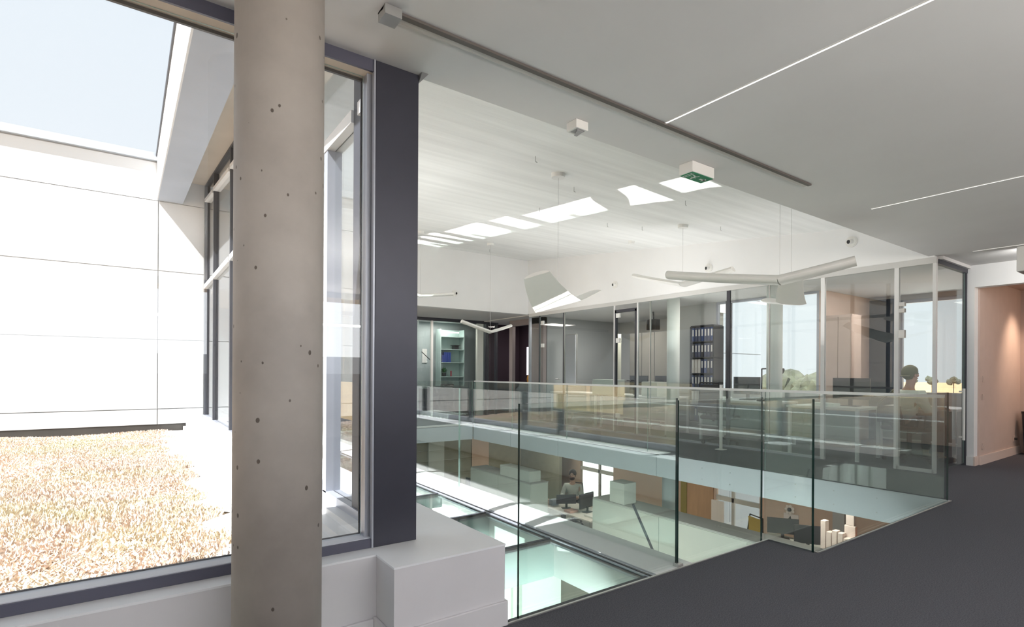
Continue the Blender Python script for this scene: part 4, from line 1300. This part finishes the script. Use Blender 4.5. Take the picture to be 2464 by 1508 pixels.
def person(base, yaw, label, shirt, trousers, hair, cap=False, beard=False, k=1.0, arms='desk', seat=.47):
    """a sitting person; local +x is where they face, z=0 the floor"""
    t = thing('person', label, 'person', base)
    R = Matrix.Rotation(yaw, 3, 'Z')
    P = lambda a, b, c: tuple(Vector(base) + R @ (Vector((a, b, c)) * k))
    s = seat
    J = {}
    pts, ed = [], []
    def add(nm, p, r, to=None):
        J[nm] = len(pts); pts.append((P(*p), r * k if not isinstance(r, tuple) else (r[0] * k, r[1] * k)))
        if to: ed.append((J[to], J[nm]))
    add('pelvis', (-.05, 0, s + .09), (.13, .11))
    add('waist', (-.05, 0, s + .24), (.12, .10), 'pelvis')
    add('chest', (-.03, 0, s + .42), (.14, .11), 'waist')
    add('neck0', (-.01, 0, s + .56), (.07, .065), 'chest')
    add('neck', (.01, 0, s + .63), (.052, .052), 'neck0')
    add('head0', (.03, 0, s + .70), (.066, .072), 'neck')
    add('head1', (.025, 0, s + .79), (.078, .092), 'head0')
    add('head2', (.01, 0, s + .85), (.060, .070), 'head1')
    for sg, n in ((1, 'l'), (-1, 'r')):
        add('sh' + n, (-.01, sg * .18, s + .50), .058, 'chest')
        add('el' + n, (.08, sg * .25, s + .24), .042, 'sh' + n)
        add('wr' + n, (.31, sg * .15, s + .30), .027, 'el' + n)
        add('pm' + n, (.38, sg * .13, s + .30), (.034, .018), 'wr' + n)
        for f in range(4):
            yo = sg * (.13 + (f - 1.5) * .020); L = (.070, .082, .076, .058)[f]
            add('f%d%s' % (f, n), (.42, yo, s + .305), .0095, 'pm' + n)
            add('g%d%s' % (f, n), (.42 + L * .55, yo, s + .295), .0085, 'f%d%s' % (f, n))
            add('h%d%s' % (f, n), (.42 + L * .9, yo, s + .270), .0075, 'g%d%s' % (f, n))
        add('t0' + n, (.385, sg * .095, s + .292), .011, 'pm' + n)
        add('t1' + n, (.42, sg * .078, s + .285), .009, 't0' + n)
        add('hp' + n, (.02, sg * .10, s + .05), .085, 'pelvis')
        add('kn' + n, (.40, sg * .13, s + .05), .062, 'hp' + n)
        add('an' + n, (.36, sg * .13, .08), .040, 'kn' + n)
        add('ft' + n, (.50, sg * .14, .04), .036, 'an' + n)
    skin_body('body', pts, ed, 0, M_SKIN, t, 1)
    # clothes
    pts, ed = [], []; J.clear()
    g = .028
    add('pelvis', (-.05, 0, s + .12), (.13 + g, .11 + g))
    add('waist', (-.05, 0, s + .24), (.125 + g, .105 + g), 'pelvis')
    add('chest', (-.03, 0, s + .42), (.15 + g, .115 + g), 'waist')
    add('neck0', (-.01, 0, s + .545), (.085, .08), 'chest')
    for sg, n in ((1, 'l'), (-1, 'r')):
        add('sh' + n, (-.01, sg * .185, s + .50), .073, 'chest')
        add('el' + n, (.07, sg * .245, s + .26), .058, 'sh' + n)
        add('wr' + n, (.24, sg * .19, s + .29), .045, 'el' + n)
    skin_body('shirt', pts, ed, 0, shirt, t, 2)
    pts, ed = [], []; J.clear()
    add('pelvis', (-.05, 0, s + .08), (.145, .12))
    for sg, n in ((1, 'l'), (-1, 'r')):
        add('hp' + n, (.02, sg * .10, s + .055), .10, 'pelvis')
        add('kn' + n, (.40, sg * .13, s + .05), .078, 'hp' + n)
        add('an' + n, (.36, sg * .13, .13), .060, 'kn' + n)
    skin_body('trousers', pts, ed, 0, trousers, t, 1)
    for sg in (1, -1):
        b = B().sphere(P(.45, sg * .14, .045), .05, 12, 8, scale=(1, 1, 1))
        cx, cy, cz = P(.45, sg * .14, .045)
        vs = []
        for v in b.v:
            d = R.inverted() @ (Vector(v) - Vector((cx, cy, cz)))
            d = Vector((d.x * 2.7, d.y * 1.0, max(d.z * .9, -.044)))
            vs.append(tuple(Vector((cx, cy, cz)) + R @ d))
        b.v = vs
        b.build('shoe', M_BLACK, t, smooth=True)
    # head details
    hc = Vector(P(.03, 0, s + .775))
    def ell(nm, c, rx, ry, rz, m, cut=None, seg=18, rings=12):
        b = B().sphere((0, 0, 0), 1, seg, rings)
        vs = []
        for v in b.v:
            d = Vector((v[0] * rx, v[1] * ry, v[2] * rz))
            if cut:
                d = cut(d)
            vs.append(tuple(Vector(P(*c)) + R @ (d * k)))
        b.v = vs
        return b.build(nm, m, t, smooth=True)
    # hair or cap covers crown and back of the head
    ell('cap' if cap else 'hair', (.005, 0, s + .805), .112, .096, .112, hair, lambda d: Vector((min(d.x, .075), d.y, d.z if d.z > -.02 else (d.z if d.x < .0 else -.02 + (d.z + .02) * .1))))
    if cap:
        b = B()
        for i in range(9):
            a = math.pi - .9 + i * 1.8 / 8
            for rr in (.085, .165):
                b.v.append(P(.005 + rr * math.cos(a), rr * .9 * math.sin(a), s + .775 - (rr - .085) * .25))
        for i in range(8):
            b.f.append((2 * i, 2 * i + 1, 2 * i + 3, 2 * i + 2)); b.m.append(0)
        o = b.build('cap_brim', hair, t, smooth=True)
        md = o.modifiers.new('so', 'SOLIDIFY'); md.thickness = .006
    if beard:
        ell('beard', (.055, 0, s + .695), .062, .066, .05, hair)
    ell('nose', (.125, 0, s + .765), .016, .012, .022, M_SKIN, seg=8, rings=6)
    for sg in (1, -1):
        ell('ear', (.01, sg * .088, s + .765), .016, .010, .028, M_SKIN, seg=8, rings=6)
        ell('eye', (.105, sg * .032, s + .79), .008, .010, .006, M_BLACK, seg=8, rings=6)
    ell('mouth', (.112, 0, s + .722), .008, .022, .006, mat('lips', (.40, .18, .15), .6), seg=8, rings=6)
    return t


M_TEE = mat('grey_green_tshirt', (.60, .66, .64), .9)
M_CAPM = mat('olive_felt_cap', (.20, .19, .11), .9)
M_HAIR = mat('dark_brown_hair', (.035, .02, .015), .8)
M_SHIRT = mat('pale_grey_shirt', (.50, .53, .50), .9)
M_TROU = mat('dark_trousers', (.05, .055, .07), .9)
person((8.72, 2.87, 0), -0.55, 'person in grey T-shirt and olive cap, sitting at a desk behind the glass', M_TEE, M_TROU, M_CAPM, cap=True, k=.96)
person((9.45, 10.58, ZL), math.radians(215), 'bearded dark-haired person in a pale shirt sitting at a desk on the lower floor', M_SHIRT, M_TROU, M_HAIR, beard=True, k=1.06)
